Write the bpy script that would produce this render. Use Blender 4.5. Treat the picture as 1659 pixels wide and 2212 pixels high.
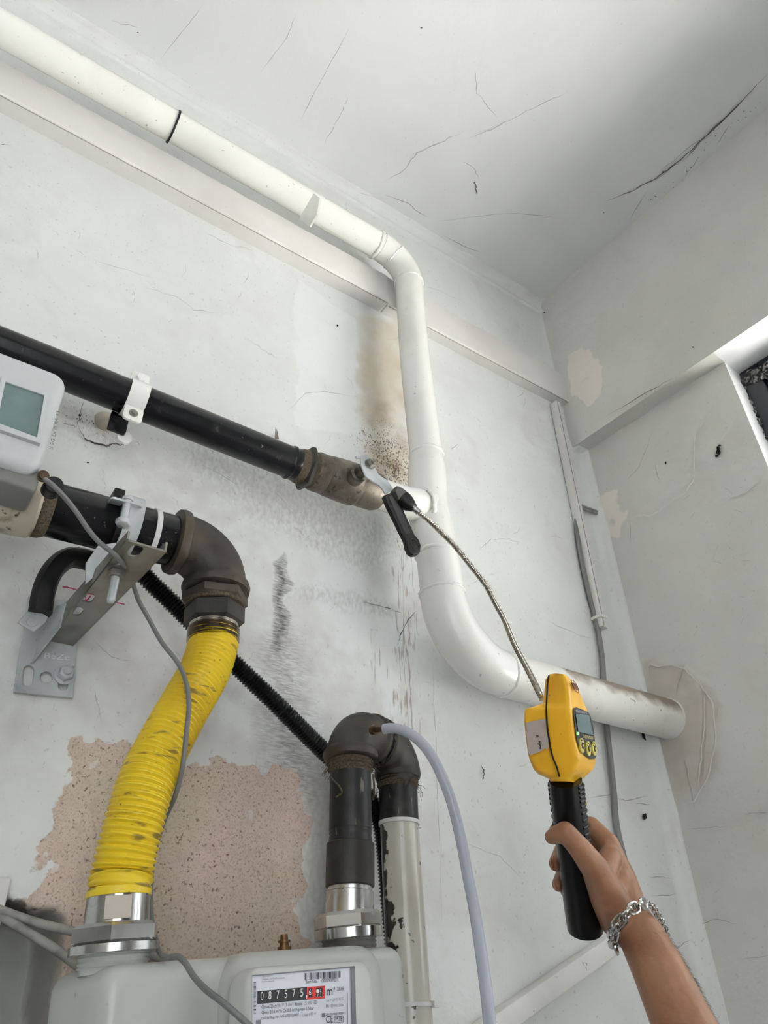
import bpy, bmesh, math, random
import numpy as np
from mathutils import Matrix, Vector
random.seed(7); rng = np.random.RandomState(7)
for o in list(bpy.data.objects): bpy.data.objects.remove(o)
S = bpy.context.scene; COL = S.collection
PI = math.pi
# ------------------------------------------------------------ camera
CX, CY, F = 829.5, 1106.0, 1617.0
def nrm(v):
    v = np.array(v, float); return v/np.linalg.norm(v)
_Z = nrm([757-CX, -1150-CY, F]); _x = np.array([3670-CX, 2173-CY, F]); _X = nrm(_x-np.dot(_x, _Z)*_Z)
R3 = np.array([_X, np.cross(_Z, _X), _Z])          # rows = world axes in camera coordinates (x right, y down, z forward)
cam = bpy.data.cameras.new('camera'); co = bpy.data.objects.new('camera', cam); COL.objects.link(co)
r_, d_, f_ = R3[:, 0], R3[:, 1], R3[:, 2]
m = Matrix.Identity(4)
for i in range(3): m[i][0] = r_[i]; m[i][1] = -d_[i]; m[i][2] = -f_[i]
co.matrix_world = m
cam.sensor_fit = 'VERTICAL'; cam.sensor_height = 36; cam.lens = 36*F/2212; cam.clip_start = .01; cam.clip_end = 100
S.camera = co
# ------------------------------------------------------------ light and exposure
SKY_STRENGTH = 1.55; SUN_STRENGTH = 360.0
S.view_settings.view_transform = 'Standard'; S.view_settings.look = 'None'; S.view_settings.gamma = 1
S.view_settings.use_curve_mapping = False; S.view_settings.exposure = 1.0
w = bpy.data.worlds.new('overcast_sky'); S.world = w; w.use_nodes = True
w.node_tree.nodes['Background'].inputs[0].default_value = (.93, .97, 1.0, 1)
w.node_tree.nodes['Background'].inputs[1].default_value = SKY_STRENGTH
_s = bpy.data.lights.new('sun', 'SUN'); _s.energy = SUN_STRENGTH; _s.angle = .02; _so = bpy.data.objects.new('sun', _s); COL.objects.link(_so)
_so.rotation_euler = Vector((-.30, .10, 1.0)).to_track_quat('Z', 'Y').to_euler()      # high sun behind the building: lights the yard outside the window
def portal(name, loc, sx, sy, rot):
    l = bpy.data.lights.new(name, 'AREA'); l.shape = 'RECTANGLE'; l.size = sx; l.size_y = sy; l.cycles.is_portal = True
    o = bpy.data.objects.new(name, l); COL.objects.link(o); o.location = loc; o.rotation_euler = rot
portal('window_daylight', (1.335, -.03, .60), 1.14, 1.08, (0, PI/2, 0))
portal('added_doorway_portal', (-.7, -1.83, -.125), 1.4, 2.75, (PI/2, 0, 0))  # portal at the unseen doorway, an opening added for fill light
# ------------------------------------------------------------ geometry helpers
def ray(u, v): return R3 @ np.array([u-CX, v-CY, F])/F
def P(u, v, y):  d = ray(u, v); return d*(y/d[1])
def PX(u, v, x): d = ray(u, v); return d*(x/d[0])
def PZ(u, v, z): d = ray(u, v); return d*(z/d[2])
def PD(u, v, d): return ray(u, v)*d
YW = .87                                             # back wall plane
RN = np.array([.9974, .0719, 0]); RC = np.array([1.218, .87, 0]); RD = np.array([-.0719, .9974, 0])
def PR(u, v, off=0): d = ray(u, v); return d*((RN@RC-off)/(RN@d))
def proj(p):
    c = R3.T@np.array(p); return CX+F*c[0]/c[2], CY+F*c[1]/c[2]
def hsh(ix, iy, seed): 
    n = (ix*374761393+iy*668265263+seed*1442695041) & 0xffffffff
    n = ((n ^ (n >> 13))*1274126177) & 0xffffffff
    return ((n ^ (n >> 16)) & 0xffff)/65535.0
def vnoise(x, y, seed=0):
    x = np.asarray(x, float); y = np.asarray(y, float)
    ix = np.floor(x).astype(np.int64); iy = np.floor(y).astype(np.int64); fx = x-ix; fy = y-iy
    fx = fx*fx*(3-2*fx); fy = fy*fy*(3-2*fy)
    a = hsh(ix, iy, seed); b = hsh(ix+1, iy, seed); c = hsh(ix, iy+1, seed); d = hsh(ix+1, iy+1, seed)
    return (a*(1-fx)+b*fx)*(1-fy)+(c*(1-fx)+d*fx)*fy
def fbm(x, y, seed=0, o=4):
    s = 0; a = .5
    for i in range(o): s = s+a*vnoise(x*2**i, y*2**i, seed+i*17); a *= .5
    return s/(1-.5**o)
def catmull(pts, n=8):
    p = [np.array(q, float) for q in pts]; p = [2*p[0]-p[1]]+p+[2*p[-1]-p[-2]]; out = []
    for i in range(1, len(p)-2):
        t = [0]
        for k in range(3): t.append(t[-1]+max(np.linalg.norm(p[i+k][:3]-p[i+k-1][:3]), 1e-6)**.5)
        for j in range(n):
            x = t[1]+(t[2]-t[1])*j/n
            A1 = (t[1]-x)/(t[1]-t[0])*p[i-1]+(x-t[0])/(t[1]-t[0])*p[i]
            A2 = (t[2]-x)/(t[2]-t[1])*p[i]+(x-t[1])/(t[2]-t[1])*p[i+1]
            A3 = (t[3]-x)/(t[3]-t[2])*p[i+1]+(x-t[2])/(t[3]-t[2])*p[i+2]
            B1 = (t[2]-x)/(t[2]-t[0])*A1+(x-t[0])/(t[2]-t[0])*A2
            B2 = (t[3]-x)/(t[3]-t[1])*A2+(x-t[1])/(t[3]-t[1])*A3
            out.append((t[2]-x)/(t[2]-t[1])*B1+(x-t[1])/(t[2]-t[1])*B2)
    out.append(p[-2]); return out
def resample(pts, step):
    p = np.array(pts, float); s = np.r_[0, np.cumsum(np.linalg.norm(np.diff(p[:, :3], axis=0), axis=1))]
    n = max(2, int(s[-1]/step)+1); t = np.linspace(0, s[-1], n)
    return [np.array([np.interp(a, s, p[:, k]) for k in range(p.shape[1])]) for a in t], t
def fillet(a, c, b, r, n=10):                         # rounded corner path a -> c -> b
    a, c, b = map(lambda q: np.array(q, float), (a, c, b)); u = nrm(a-c); v = nrm(b-c)
    ang = math.acos(np.clip(u@v, -1, 1)); t = r/math.tan(ang/2); bis = nrm(u+v); o = c+bis*(r/math.sin(ang/2))
    s = c+u*t; e = c+v*t; out = []
    e1 = nrm(s-o); e2 = nrm((e-o)-((e-o)@e1)*e1); th = math.acos(np.clip(nrm(s-o)@nrm(e-o), -1, 1))
    for i in range(n+1): q = th*i/n; out.append(o+r*(math.cos(q)*e1+math.sin(q)*e2))
    return out
def frame(d, up=(0, 0, 1)):
    d = nrm(d); up = np.array(up, float)
    if abs(d@nrm(up)) > .95: up = np.array([0, 1., 0])
    a = nrm(np.cross(up, d)); return a, np.cross(d, a)
OFF = {}
class MB:
    def __init__(s): s.v = []; s.f = []; s.n = 0
    def add(s, vs, fs):
        s.v.extend([tuple(map(float, q)) for q in vs]); s.f.extend([tuple(i+s.n for i in q) for q in fs]); s.n += len(vs); return s
    def sweep(s, pts, r, seg=24, caps=True, ell=1.0, up=(0, 0, 1)):
        pts = [np.array(p, float) for p in pts]; n = len(pts); rr = r if hasattr(r, '__len__') else [r]*n
        a, b = frame(pts[1]-pts[0], up); vs = []; fs = []
        for i, p in enumerate(pts):
            t = nrm(pts[min(i+1, n-1)]-pts[max(i-1, 0)]); a = nrm(a-(a@t)*t); b = np.cross(t, a)
            for k in range(seg): q = 2*PI*k/seg; vs.append(p+rr[i]*(math.cos(q)*a+math.sin(q)*b*ell))
        for i in range(n-1):
            for k in range(seg): k2 = (k+1) % seg; fs.append((i*seg+k, i*seg+k2, (i+1)*seg+k2, (i+1)*seg+k))
        if caps: fs.append(tuple(range(seg))[::-1]); fs.append(tuple((n-1)*seg+k for k in range(seg)))
        return s.add(vs, fs)
    def rev(s, p0, d, prof, seg=32, ph=0, caps=True):  # revolve (t, radius) profile about p0 + t*d
        p0 = np.array(p0, float); d = nrm(d); a, b = frame(d); vs = []; fs = []
        for t, r in prof:
            for k in range(seg): q = 2*PI*k/seg+ph; vs.append(p0+d*t+max(r, 1e-5)*(math.cos(q)*a+math.sin(q)*b))
        n = len(prof)
        for i in range(n-1):
            for k in range(seg): k2 = (k+1) % seg; fs.append((i*seg+k, i*seg+k2, (i+1)*seg+k2, (i+1)*seg+k))
        if caps: fs.append(tuple(range(seg))[::-1]); fs.append(tuple((n-1)*seg+k for k in range(seg)))
        return s.add(vs, fs)
    def hexn(s, p0, d, t0, t1, r, ph=0, ch=.12):       # hexagonal nut, chamfered
        c = r*ch
        return s.rev(p0, d, [(t0, r*.9), (t0+c, r), (t1-c, r), (t1, r*.9)], 6, ph)
    def box(s, c, ax, h):
        c = np.array(c, float); ax = [np.array(q, float) for q in ax]
        vs = [c+ax[0]*h[0]*i+ax[1]*h[1]*j+ax[2]*h[2]*k for i in (-1, 1) for j in (-1, 1) for k in (-1, 1)]
        return s.add(vs, [(0, 1, 3, 2), (4, 6, 7, 5), (0, 4, 5, 1), (2, 3, 7, 6), (0, 2, 6, 4), (1, 5, 7, 3)])
    def rbox(s, c, ax, h, r, n=4, rz=None):            # rounded box: rounded rectangle in ax0/ax1, softened along ax2
        c = np.array(c, float); ax = [np.array(q, float) for q in ax]; rz = r*.5 if rz is None else rz
        vs = []; fs = []; lay = []
        for i in range(n+1): q = PI/2*i/n; lay.append((-h[2]+rz-rz*math.cos(q), rz-rz*math.sin(q)))
        lay = lay+[(-z, e) for z, e in lay[::-1]]; m_ = 4*(n+1)
        for z, e in lay:
            for qd, (sx, sy) in enumerate([(1, 1), (-1, 1), (-1, -1), (1, -1)]):
                for i in range(n+1):
                    q = PI/2*qd+PI/2*i/n; rr = max(r-e, 1e-4) if r > e else 1e-4
                    x = sx*(h[0]-r)+(r-e)*math.cos(q) if r > e else sx*(h[0]-e); y = sy*(h[1]-r)+(r-e)*math.sin(q) if r > e else sy*(h[1]-e)
                    vs.append(c+ax[0]*x+ax[1]*y+ax[2]*z)
        L = len(lay)
        for i in range(L-1):
            for k in range(m_): k2 = (k+1) % m_; fs.append((i*m_+k, i*m_+k2, (i+1)*m_+k2, (i+1)*m_+k))
        fs.append(tuple(range(m_))[::-1]); fs.append(tuple((L-1)*m_+k for k in range(m_)))
        return s.add(vs, fs)
    def prism(s, poly, ex):
        poly = [np.array(p, float) for p in poly]; ex = np.array(ex, float); n = len(poly)
        return s.add(poly+[p+ex for p in poly], [tuple(range(n))[::-1], tuple(range(n, 2*n))]+[(i, (i+1) % n, (i+1) % n+n, i+n) for i in range(n)])
    def poly(s, pts): return s.add(pts, [tuple(range(len(pts)))])
    def ribbon(s, pts, w, nrml):
        pts = [np.array(p, float) for p in pts]; n = len(pts); ww = w if hasattr(w, '__len__') else [w]*n; vs = []
        for i, p in enumerate(pts):
            t = nrm(pts[min(i+1, n-1)]-pts[max(i-1, 0)]); sd = nrm(np.cross(nrml, t)); vs += [p-sd*ww[i]/2, p+sd*ww[i]/2]
        return s.add(vs, [(2*i, 2*i+1, 2*i+3, 2*i+2) for i in range(n-1)])
    def build(s, name, mat, parent=None, ang=35, bevel=0, sub=0, remesh=0, smooth=0):
        off = np.zeros(3)
        if parent is not None: off = np.array(OFF.get(parent.name, (0, 0, 0)), float)
        me = bpy.data.meshes.new(name); me.from_pydata([tuple(np.array(v)-off) for v in s.v], [], s.f)
        bm = bmesh.new(); bm.from_mesh(me); bmesh.ops.recalc_face_normals(bm, faces=bm.faces); bm.to_mesh(me); bm.free()
        me.polygons.foreach_set('use_smooth', [True]*len(me.polygons)); me.set_sharp_from_angle(angle=math.radians(ang))
        o = bpy.data.objects.new(name, me); COL.objects.link(o); me.materials.append(mat)
        if parent is not None: o.parent = parent; OFF[o.name] = tuple(off)
        if remesh:
            q = o.modifiers.new('r', 'REMESH'); q.mode = 'VOXEL'; q.voxel_size = remesh; q.use_smooth_shade = True
            if smooth: q = o.modifiers.new('s', 'SMOOTH'); q.factor = .5; q.iterations = smooth
        if bevel:
            q = o.modifiers.new('b', 'BEVEL'); q.width = bevel; q.segments = 3; q.limit_method = 'ANGLE'; q.angle_limit = math.radians(40); q.harden_normals = False
        if sub: q = o.modifiers.new('u', 'SUBSURF'); q.levels = sub; q.render_levels = sub
        return o
def thing(name, label, cat, loc, group=None):
    o = bpy.data.objects.new(name, None); COL.objects.link(o); o.location = tuple(loc); o.empty_display_size = .02
    OFF[o.name] = tuple(map(float, loc)); o['label'] = label; o['category'] = cat
    if group: o['group'] = group
    return o
def tag(o, label, cat, group=None):
    o['label'] = label; o['category'] = cat
    if group: o['group'] = group
    return o
def struct(o): o['kind'] = 'structure'; return o
def text_into(mb, txt, o, ex, ey, width, height=None, bold=0, ali=None):
    """text fitted into width x height from lower-left corner o"""
    c = bpy.data.curves.new('t', 'FONT'); c.body = txt; c.resolution_u = 3; c.offset = bold
    ob = bpy.data.objects.new('t', c); COL.objects.link(ob); bpy.context.view_layer.update()
    me = bpy.data.meshes.new_from_object(ob.evaluated_get(bpy.context.evaluated_depsgraph_get()))
    vs = np.array([v.co[:2] for v in me.vertices]); fs = [tuple(p.vertices) for p in me.polygons]
    bpy.data.objects.remove(ob); bpy.data.curves.remove(c); bpy.data.meshes.remove(me)
    if len(vs) == 0: return
    mn = vs.min(0); mx = vs.max(0); k = width/(mx[0]-mn[0]); ky = k if height is None else height/(mx[1]-mn[1])
    mb.add([np.array(o)+np.array(ex)*(v[0]-mn[0])*k+np.array(ey)*(v[1]-mn[1])*ky for v in vs], fs)
def onax(p, a, b): a = np.array(a); d = nrm(np.array(b)-a); return a+d*((np.array(p)-a)@d)
# ------------------------------------------------------------ materials
def srgb(r, g, b): return tuple(((c/255)/12.92 if c/255 <= .04045 else ((c/255+.055)/1.055)**2.4) for c in (r, g, b))+(1,)
def MAT(name, col, rough=.5, metal=0, spots=(), bump=None, coat=0, attrs=(), stretch=None, rvar=None, spec=.5):
    """spots: (scale, lo, hi, colour[, detail, distortion, (sx,sy,sz)]); attrs: (attribute, colour, noise_scale, sharpness, amount)"""
    mt = bpy.data.materials.new(name); mt.use_nodes = True; nt = mt.node_tree; N = nt.nodes; L = nt.links
    b = N['Principled BSDF']; b.inputs['Roughness'].default_value = rough; b.inputs['Metallic'].default_value = metal
    b.inputs['Coat Weight'].default_value = coat; b.inputs['Specular IOR Level'].default_value = spec
    g = N.new('ShaderNodeNewGeometry'); pos = g.outputs['Position']
    def noise(sc, det=4, dis=0, st=None):
        n = N.new('ShaderNodeTexNoise'); n.inputs['Scale'].default_value = sc; n.inputs['Detail'].default_value = det; n.inputs['Distortion'].default_value = dis
        src = pos
        if st:
            mp = N.new('ShaderNodeMapping'); mp.inputs['Scale'].default_value = st; L.new(pos, mp.inputs['Vector']); src = mp.outputs[0]
        L.new(src, n.inputs['Vector']); return n.outputs['Fac']
    rgb = N.new('ShaderNodeRGB'); rgb.outputs[0].default_value = col; cur = rgb.outputs[0]
    def mix(fac, a, c):
        mx = N.new('ShaderNodeMix'); mx.data_type = 'RGBA'; L.new(fac, mx.inputs['Factor']); L.new(a, mx.inputs['A'])
        if isinstance(c, tuple): mx.inputs['B'].default_value = c
        else: L.new(c, mx.inputs['B'])
        return mx.outputs['Result']
    def rng_(x, lo, hi, t0=0, t1=1):
        mr = N.new('ShaderNodeMapRange'); L.new(x, mr.inputs['Value']); mr.inputs['From Min'].default_value = lo; mr.inputs['From Max'].default_value = hi
        mr.inputs['To Min'].default_value = t0; mr.inputs['To Max'].default_value = t1; return mr.outputs['Result']
    for s_ in spots:
        det = s_[4] if len(s_) > 4 else 4; dis = s_[5] if len(s_) > 5 else 0; st = s_[6] if len(s_) > 6 else stretch; amt = s_[7] if len(s_) > 7 else 1
        cur = mix(rng_(noise(s_[0], det, dis, st), s_[1], s_[2], 0, amt), cur, s_[3])
    for a_ in attrs:
        at = N.new('ShaderNodeAttribute'); at.attribute_name = a_[0]; fac = at.outputs['Fac']
        if a_[2]:
            n = noise(a_[2], 5, 0, a_[5] if len(a_) > 5 else None)
            ad = N.new('ShaderNodeMath'); ad.operation = 'ADD'; L.new(fac, ad.inputs[0]); L.new(rng_(n, .3, .7, -.5, .5), ad.inputs[1])
            gate = rng_(fac, .02, .2, 0, 1)
            fac = rng_(ad.outputs[0], .5-a_[3], .5+a_[3], 0, a_[4])
            ml = N.new('ShaderNodeMath'); ml.operation = 'MULTIPLY'; L.new(fac, ml.inputs[0]); L.new(gate, ml.inputs[1]); fac = ml.outputs[0]
        else: fac = rng_(fac, 0, 1, 0, a_[4])
        c2 = a_[1]
        if isinstance(c2, list):                      # coloured variation inside the mask
            r2 = N.new('ShaderNodeRGB'); r2.outputs[0].default_value = c2[0]; k = r2.outputs[0]
            for q in c2[1:]: k = mix(rng_(noise(q[0], 5), q[1], q[2]), k, q[3])
            c2 = k
        cur = mix(fac, cur, c2)
    L.new(cur, b.inputs['Base Color'])
    if rvar: L.new(rng_(noise(rvar[0], 4, 0, stretch), .3, .7, rvar[1], rvar[2]), b.inputs['Roughness'])
    if bump:
        prev = None
        for (sc, dist, st_) in bump:
            bp = N.new('ShaderNodeBump'); bp.inputs['Distance'].default_value = dist; bp.inputs['Strength'].default_value = st_
            L.new(noise(sc, 6), bp.inputs['Height'])
            if prev: L.new(prev, bp.inputs['Normal'])
            prev = bp.outputs[0]
        L.new(prev, b.inputs['Normal'])
    return mt
WP = srgb(222, 224, 222)
m_wall = MAT('painted_plaster', WP, .62, spots=[(2.2, .45, .75, srgb(206, 208, 206)), (11, .5, .8, srgb(212, 211, 207), 5, .6), (160, .66, .74, srgb(150, 148, 142), 2, 0, None, .35)],
    attrs=[('vpatch', srgb(231, 234, 236), 6, .25, .45), ('tan', srgb(198, 188, 170), 10, .6, .9), ('dirt_shade', srgb(134, 130, 124), 170, .6, .5, (1, 1, .6)), ('wash', srgb(196, 190, 186), 30, .5, .8),
           ('rust', srgb(128, 100, 72), 22, .45, .7), ('soot', srgb(66, 66, 66), 260, .75, 1, (.35, 1, 2.0)), ('speck', srgb(52, 40, 32), 330, .06, .85, (1, 1, .7)),
           ('streak', srgb(132, 106, 92), 60, .1, .6, (3.6, 1, .45)),
           ('pink', [srgb(208, 188, 175), (5, .42, .62, srgb(196, 186, 164)), (420, .5, .72, srgb(164, 144, 132)), (260, .62, .68, srgb(126, 104, 94)), (70, .5, .8, srgb(190, 172, 160))], 40, .05, 1),
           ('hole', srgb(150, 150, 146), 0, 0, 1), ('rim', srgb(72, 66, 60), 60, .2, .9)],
    bump=[(14, .004, .35), (140, .0012, .35)])
m_rwall = MAT('side_wall_paint', srgb(212, 212, 206), .65, spots=[(3, .45, .75, srgb(200, 200, 193)), (16, .5, .8, srgb(206, 204, 196), 5, .6), (150, .67, .75, srgb(150, 146, 138), 2, 0, None, .3)],
    attrs=[('bare', srgb(236, 227, 219), 16, .08, .7), ('bare2', srgb(190, 180, 170), 14, .3, .75)], bump=[(12, .004, .4), (120, .0012, .35)])
m_ceil = MAT('ceiling_paint', srgb(224, 225, 225), .6, spots=[(3, .45, .75, srgb(216, 217, 216)), (150, .7, .78, srgb(160, 156, 150), 2, 0, None, .3)], bump=[(9, .005, .25), (110, .001, .3)])
m_crack = MAT('crack_shadow', srgb(96, 92, 86), .9); m_crackl = MAT('hairline_crack', srgb(158, 156, 150), .9); m_hole = MAT('hole_dark', srgb(22, 20, 19), .95)
m_flake = MAT('bright_flake', srgb(236, 237, 236), .7)
m_red = MAT('red_marker', srgb(170, 20, 60), .6)
m_wpipe = MAT('white_pipe_enamel', srgb(238, 238, 232), .26, spots=[(7, .5, .75, srgb(224, 223, 216), 4, .5), (130, .7, .76, srgb(130, 116, 100), 2, 0, None, .5)], bump=[(30, .0012, .3), (6, .003, .3)], coat=.25)
m_wpipe_d = MAT('white_pipe_dusty', srgb(228, 227, 220), .45, spots=[(7, .5, .75, srgb(200, 198, 190), 4, .5), (120, .69, .75, srgb(110, 98, 86), 2, 0, None, .6)], attrs=[('dust', srgb(132, 118, 102), 24, .4, .95)], bump=[(30, .001, .3)])
m_trunk = MAT('trunking_plastic', srgb(220, 218, 214), .4, spots=[(5, .5, .8, srgb(206, 203, 198)), (200, .72, .78, srgb(120, 105, 90), 2, 0, None, .4)])
m_black = MAT('black_pipe_lacquer', srgb(10, 11, 14), .27, spec=.3, spots=[(40, .62, .74, srgb(30, 30, 31), 5, .3), (230, .7, .74, srgb(120, 120, 116), 3, 0, (1, 1, 1), .5)], bump=[(60, .0006, .4)])
m_blackv = MAT('black_pipe_scuffed', srgb(18, 20, 23), .40, spec=.35, spots=[(26, .5, .75, srgb(48, 47, 45), 5, .4), (150, .66, .72, srgb(120, 112, 100), 3, 0, (1, 1, .2), .6)], bump=[(60, .0006, .4)])
m_iron = MAT('malleable_iron', srgb(54, 50, 45), .5, .3, spots=[(18, .45, .75, srgb(74, 64, 51), 5, .4), (60, .62, .72, srgb(36, 34, 32), 5)], bump=[(200, .0007, .45), (20, .001, .3)])
m_irond = MAT('dark_iron', srgb(36, 34, 32), .5, .3, spots=[(30, .5, .7, srgb(58, 53, 46), 5, .4)], bump=[(200, .0006, .4)])
m_brass = MAT('tarnished_valve_brass', srgb(98, 92, 82), .46, .5, spots=[(34, .45, .68, srgb(66, 58, 46), 5, .8), (26, .55, .70, srgb(134, 126, 114), 5), (120, .6, .68, srgb(50, 44, 36), 4)], bump=[(60, .0012, .6), (160, .0006, .5)])
m_hemp = MAT('hemp_fibre', srgb(88, 76, 60), .9, spots=[(520, .4, .65, srgb(52, 44, 34), 3)], bump=[(420, .0012, .9)])
m_zinc = MAT('zinc_plated_steel', srgb(200, 205, 207), .36, .25, spots=[(14, .45, .75, srgb(156, 162, 164), 5, .8), (160, .66, .72, srgb(110, 112, 112), 4, 0, None, .5)], rvar=(20, .25, .5))
m_zincd = MAT('dull_galvanised_steel', srgb(150, 148, 140), .4, .7, spots=[(16, .45, .7, srgb(120, 116, 106), 5, .8)], rvar=(20, .3, .55))
m_chrome = MAT('machined_steel', srgb(196, 196, 194), .2, 1, spots=[(90, .64, .72, srgb(80, 76, 72), 4, 0, (1, 1, .3), .8)], rvar=(30, .12, .34))
m_steel = MAT('stainless_steel', srgb(190, 184, 174), .25, 1)
m_yellow = MAT('yellow_sleeve', srgb(232, 202, 44), .42, spots=[(7, .52, .72, srgb(208, 172, 40), 4, .6), (70, .60, .68, srgb(128, 106, 58), 5, .4, (.5, .5, 2.6), .8), (190, .70, .74, srgb(60, 46, 30), 3, 0, None, .8)], bump=[(50, .0012, .4)])
m_meter = MAT('meter_grey_enamel', srgb(190, 193, 188), .34, spots=[(6, .5, .8, srgb(176, 178, 172)), (70, .7, .76, srgb(110, 100, 86), 4, 0, None, .6)], bump=[(60, .0004, .2)], coat=.2)
m_meterw = MAT('meter_cover_plastic', srgb(206, 208, 204), .35, spots=[(90, .72, .78, srgb(140, 134, 124), 4, 0, None, .5)])
m_label = MAT('meter_label_paper', srgb(214, 218, 226), .3, coat=.4); m_ink = MAT('printed_black', srgb(24, 24, 28), .5); m_inkw = MAT('printed_white', srgb(226, 226, 222), .5)
m_redp = MAT('printed_red', srgb(204, 40, 36), .45); m_grey = MAT('printed_grey', srgb(120, 122, 128), .5)
m_box = MAT('corrector_housing', srgb(200, 203, 204), .45, spots=[(12, .5, .8, srgb(184, 186, 186))]); m_boxd = MAT('corrector_base', srgb(118, 118, 114), .5, spots=[(9, .5, .8, srgb(98, 98, 94))])
m_lcd = MAT('lcd_glass', srgb(92, 116, 114), .12, coat=.6, spots=[(14, .5, .72, srgb(112, 132, 130))]); m_lcd2 = MAT('detector_lcd', srgb(96, 124, 128), .15, coat=.5)
m_cable = MAT('grey_cable', srgb(116, 117, 116), .45); m_cabled = MAT('grey_cable_dusty', srgb(150, 149, 142), .6, spots=[(50, .5, .7, srgb(112, 110, 104))])
m_corr = MAT('black_conduit_plastic', srgb(10, 11, 13), .3, spec=.35); m_rub = MAT('black_rubber', srgb(9, 9, 10), .45, spec=.35); m_tie = MAT('white_nylon', srgb(214, 214, 212), .4)
m_beige = MAT('beige_regulator_paint', srgb(190, 182, 164), .4, .2, spots=[(26, .52, .6, srgb(132, 120, 96), 5, .6), (70, .62, .68, srgb(76, 66, 52), 5)], bump=[(60, .0008, .4)])
m_dyel = MAT('detector_yellow', srgb(255, 194, 44), .36, spots=[(20, .5, .75, srgb(240, 174, 40)), (170, .7, .76, srgb(96, 66, 24), 3, 0, None, .6)], coat=.15)
m_dblk = MAT('detector_grip', srgb(9, 10, 12), .28, spec=.35); m_seam = MAT('seam_black', srgb(14, 12, 10), .7); m_panel = MAT('detector_panel', srgb(26, 26, 30), .35)
m_btn = MAT('detector_button', srgb(214, 200, 96), .5); m_stick = MAT('old_sticker', srgb(196, 182, 172), .8, spots=[(60, .55, .7, srgb(170, 156, 146))])
m_led = bpy.data.materials.new('green_led'); m_led.use_nodes = True; _b = m_led.node_tree.nodes['Principled BSDF']; _b.inputs['Base Color'].default_value = (.3, .9, .2, 1); _b.inputs['Emission Color'].default_value = (.3, 1, .2, 1); _b.inputs['Emission Strength'].default_value = 1.2
m_skin = MAT('skin', srgb(156, 114, 84), .45, spots=[(20, .45, .75, srgb(136, 92, 68), 4, .4), (90, .5, .75, srgb(170, 126, 96), 4, 0, None, .5)], bump=[(260, .0006, .5), (60, .0012, .35)])
_b = m_skin.node_tree.nodes['Principled BSDF']; _b.inputs['Subsurface Weight'].default_value = .08; _b.inputs['Subsurface Radius'].default_value = (.008, .003, .0015); _b.inputs['Subsurface Scale'].default_value = 1
m_nail = MAT('nail', srgb(190, 140, 122), .3); m_hair = MAT('hair', srgb(54, 38, 28), .6); m_silver = MAT('silver', srgb(206, 204, 200), .18, 1, spots=[(300, .5, .7, srgb(120, 118, 116))])
m_frame = MAT('window_frame_navy', srgb(13, 16, 28), .35); m_foam = MAT('tarry_filler', srgb(40, 38, 38), .9, spots=[(60, .45, .6, srgb(150, 150, 148), 6, 1), ], bump=[(90, .006, 1)])
def clear(name, col, alpha, rough=.1):
    mt = bpy.data.materials.new(name); mt.use_nodes = True; nt = mt.node_tree; N = nt.nodes; L = nt.links; b = N['Principled BSDF']
    b.inputs['Base Color'].default_value = col; b.inputs['Roughness'].default_value = rough
    t = N.new('ShaderNodeBsdfTransparent'); mx = N.new('ShaderNodeMixShader'); lw = N.new('ShaderNodeLayerWeight'); lw.inputs[0].default_value = .35
    mr = N.new('ShaderNodeMapRange'); mr.inputs['To Min'].default_value = alpha; mr.inputs['To Max'].default_value = min(1, alpha+.5); L.new(lw.outputs['Facing'], mr.inputs['Value'])
    L.new(mr.outputs[0], mx.inputs[0]); L.new(t.outputs[0], mx.inputs[1]); L.new(b.outputs[0], mx.inputs[2]); L.new(mx.outputs[0], N['Material Output'].inputs[0]); return mt
m_hose = clear('translucent_tube', srgb(196, 202, 216), .5, .15); m_pane = clear('window_glass', (.9, .95, 1, 1), .04, .02); m_smoke = clear('smoked_cap', srgb(70, 66, 62), .75, .2)
# ------------------------------------------------------------ the room
def inpoly(x, y, poly):
    ins = np.zeros(x.shape, bool); n = len(poly)
    for i in range(n):
        x1, y1 = poly[i]; x2, y2 = poly[(i+1) % n]
        c = ((y1 > y) != (y2 > y)) & (x < (x2-x1)*(y-y1)/(y2-y1+1e-12)+x1); ins ^= c
    return ins
def sdist(x, y, poly):                                # signed distance, + inside
    d = np.full(x.shape, 1e9); n = len(poly)
    for i in range(n):
        a = np.array(poly[i]); b = np.array(poly[(i+1) % n]); e = b-a; L2 = e@e+1e-12
        t = np.clip(((x-a[0])*e[0]+(y-a[1])*e[1])/L2, 0, 1); d = np.minimum(d, np.hypot(x-a[0]-t*e[0], y-a[1]-t*e[1]))
    return np.where(inpoly(x, y, poly), d, -d)
def grid_obj(name, X, Y, Z, mat, attrs, keep=None):
    nz, nx = X.shape; v = np.stack([X, Y, Z], -1).reshape(-1, 3).astype(np.float32)
    i, j = np.meshgrid(np.arange(nz-1), np.arange(nx-1), indexing='ij'); a = i*nx+j
    q = np.stack([a, a+1, a+nx+1, a+nx], -1)
    if keep is not None: q = q[keep]
    q = q.reshape(-1, 4).astype(np.int32); nf = len(q)
    me = bpy.data.meshes.new(name); me.vertices.add(len(v)); me.vertices.foreach_set('co', v.ravel()); me.loops.add(nf*4); me.loops.foreach_set('vertex_index', q.ravel())
    me.polygons.add(nf); me.polygons.foreach_set('loop_start', np.arange(0, nf*4, 4, dtype=np.int32)); me.update(calc_edges=True)
    me.polygons.foreach_set('use_smooth', np.ones(nf, bool))
    for k, a in attrs.items(): at = me.attributes.new(k, 'FLOAT', 'POINT'); at.data.foreach_set('value', a.reshape(-1).astype(np.float32))
    me.materials.append(mat); o = bpy.data.objects.new(name, me); COL.objects.link(o); return struct(o)
def wpoly(px): return [(P(u, v, YW)[0], P(u, v, YW)[2]) for u, v in px]
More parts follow.
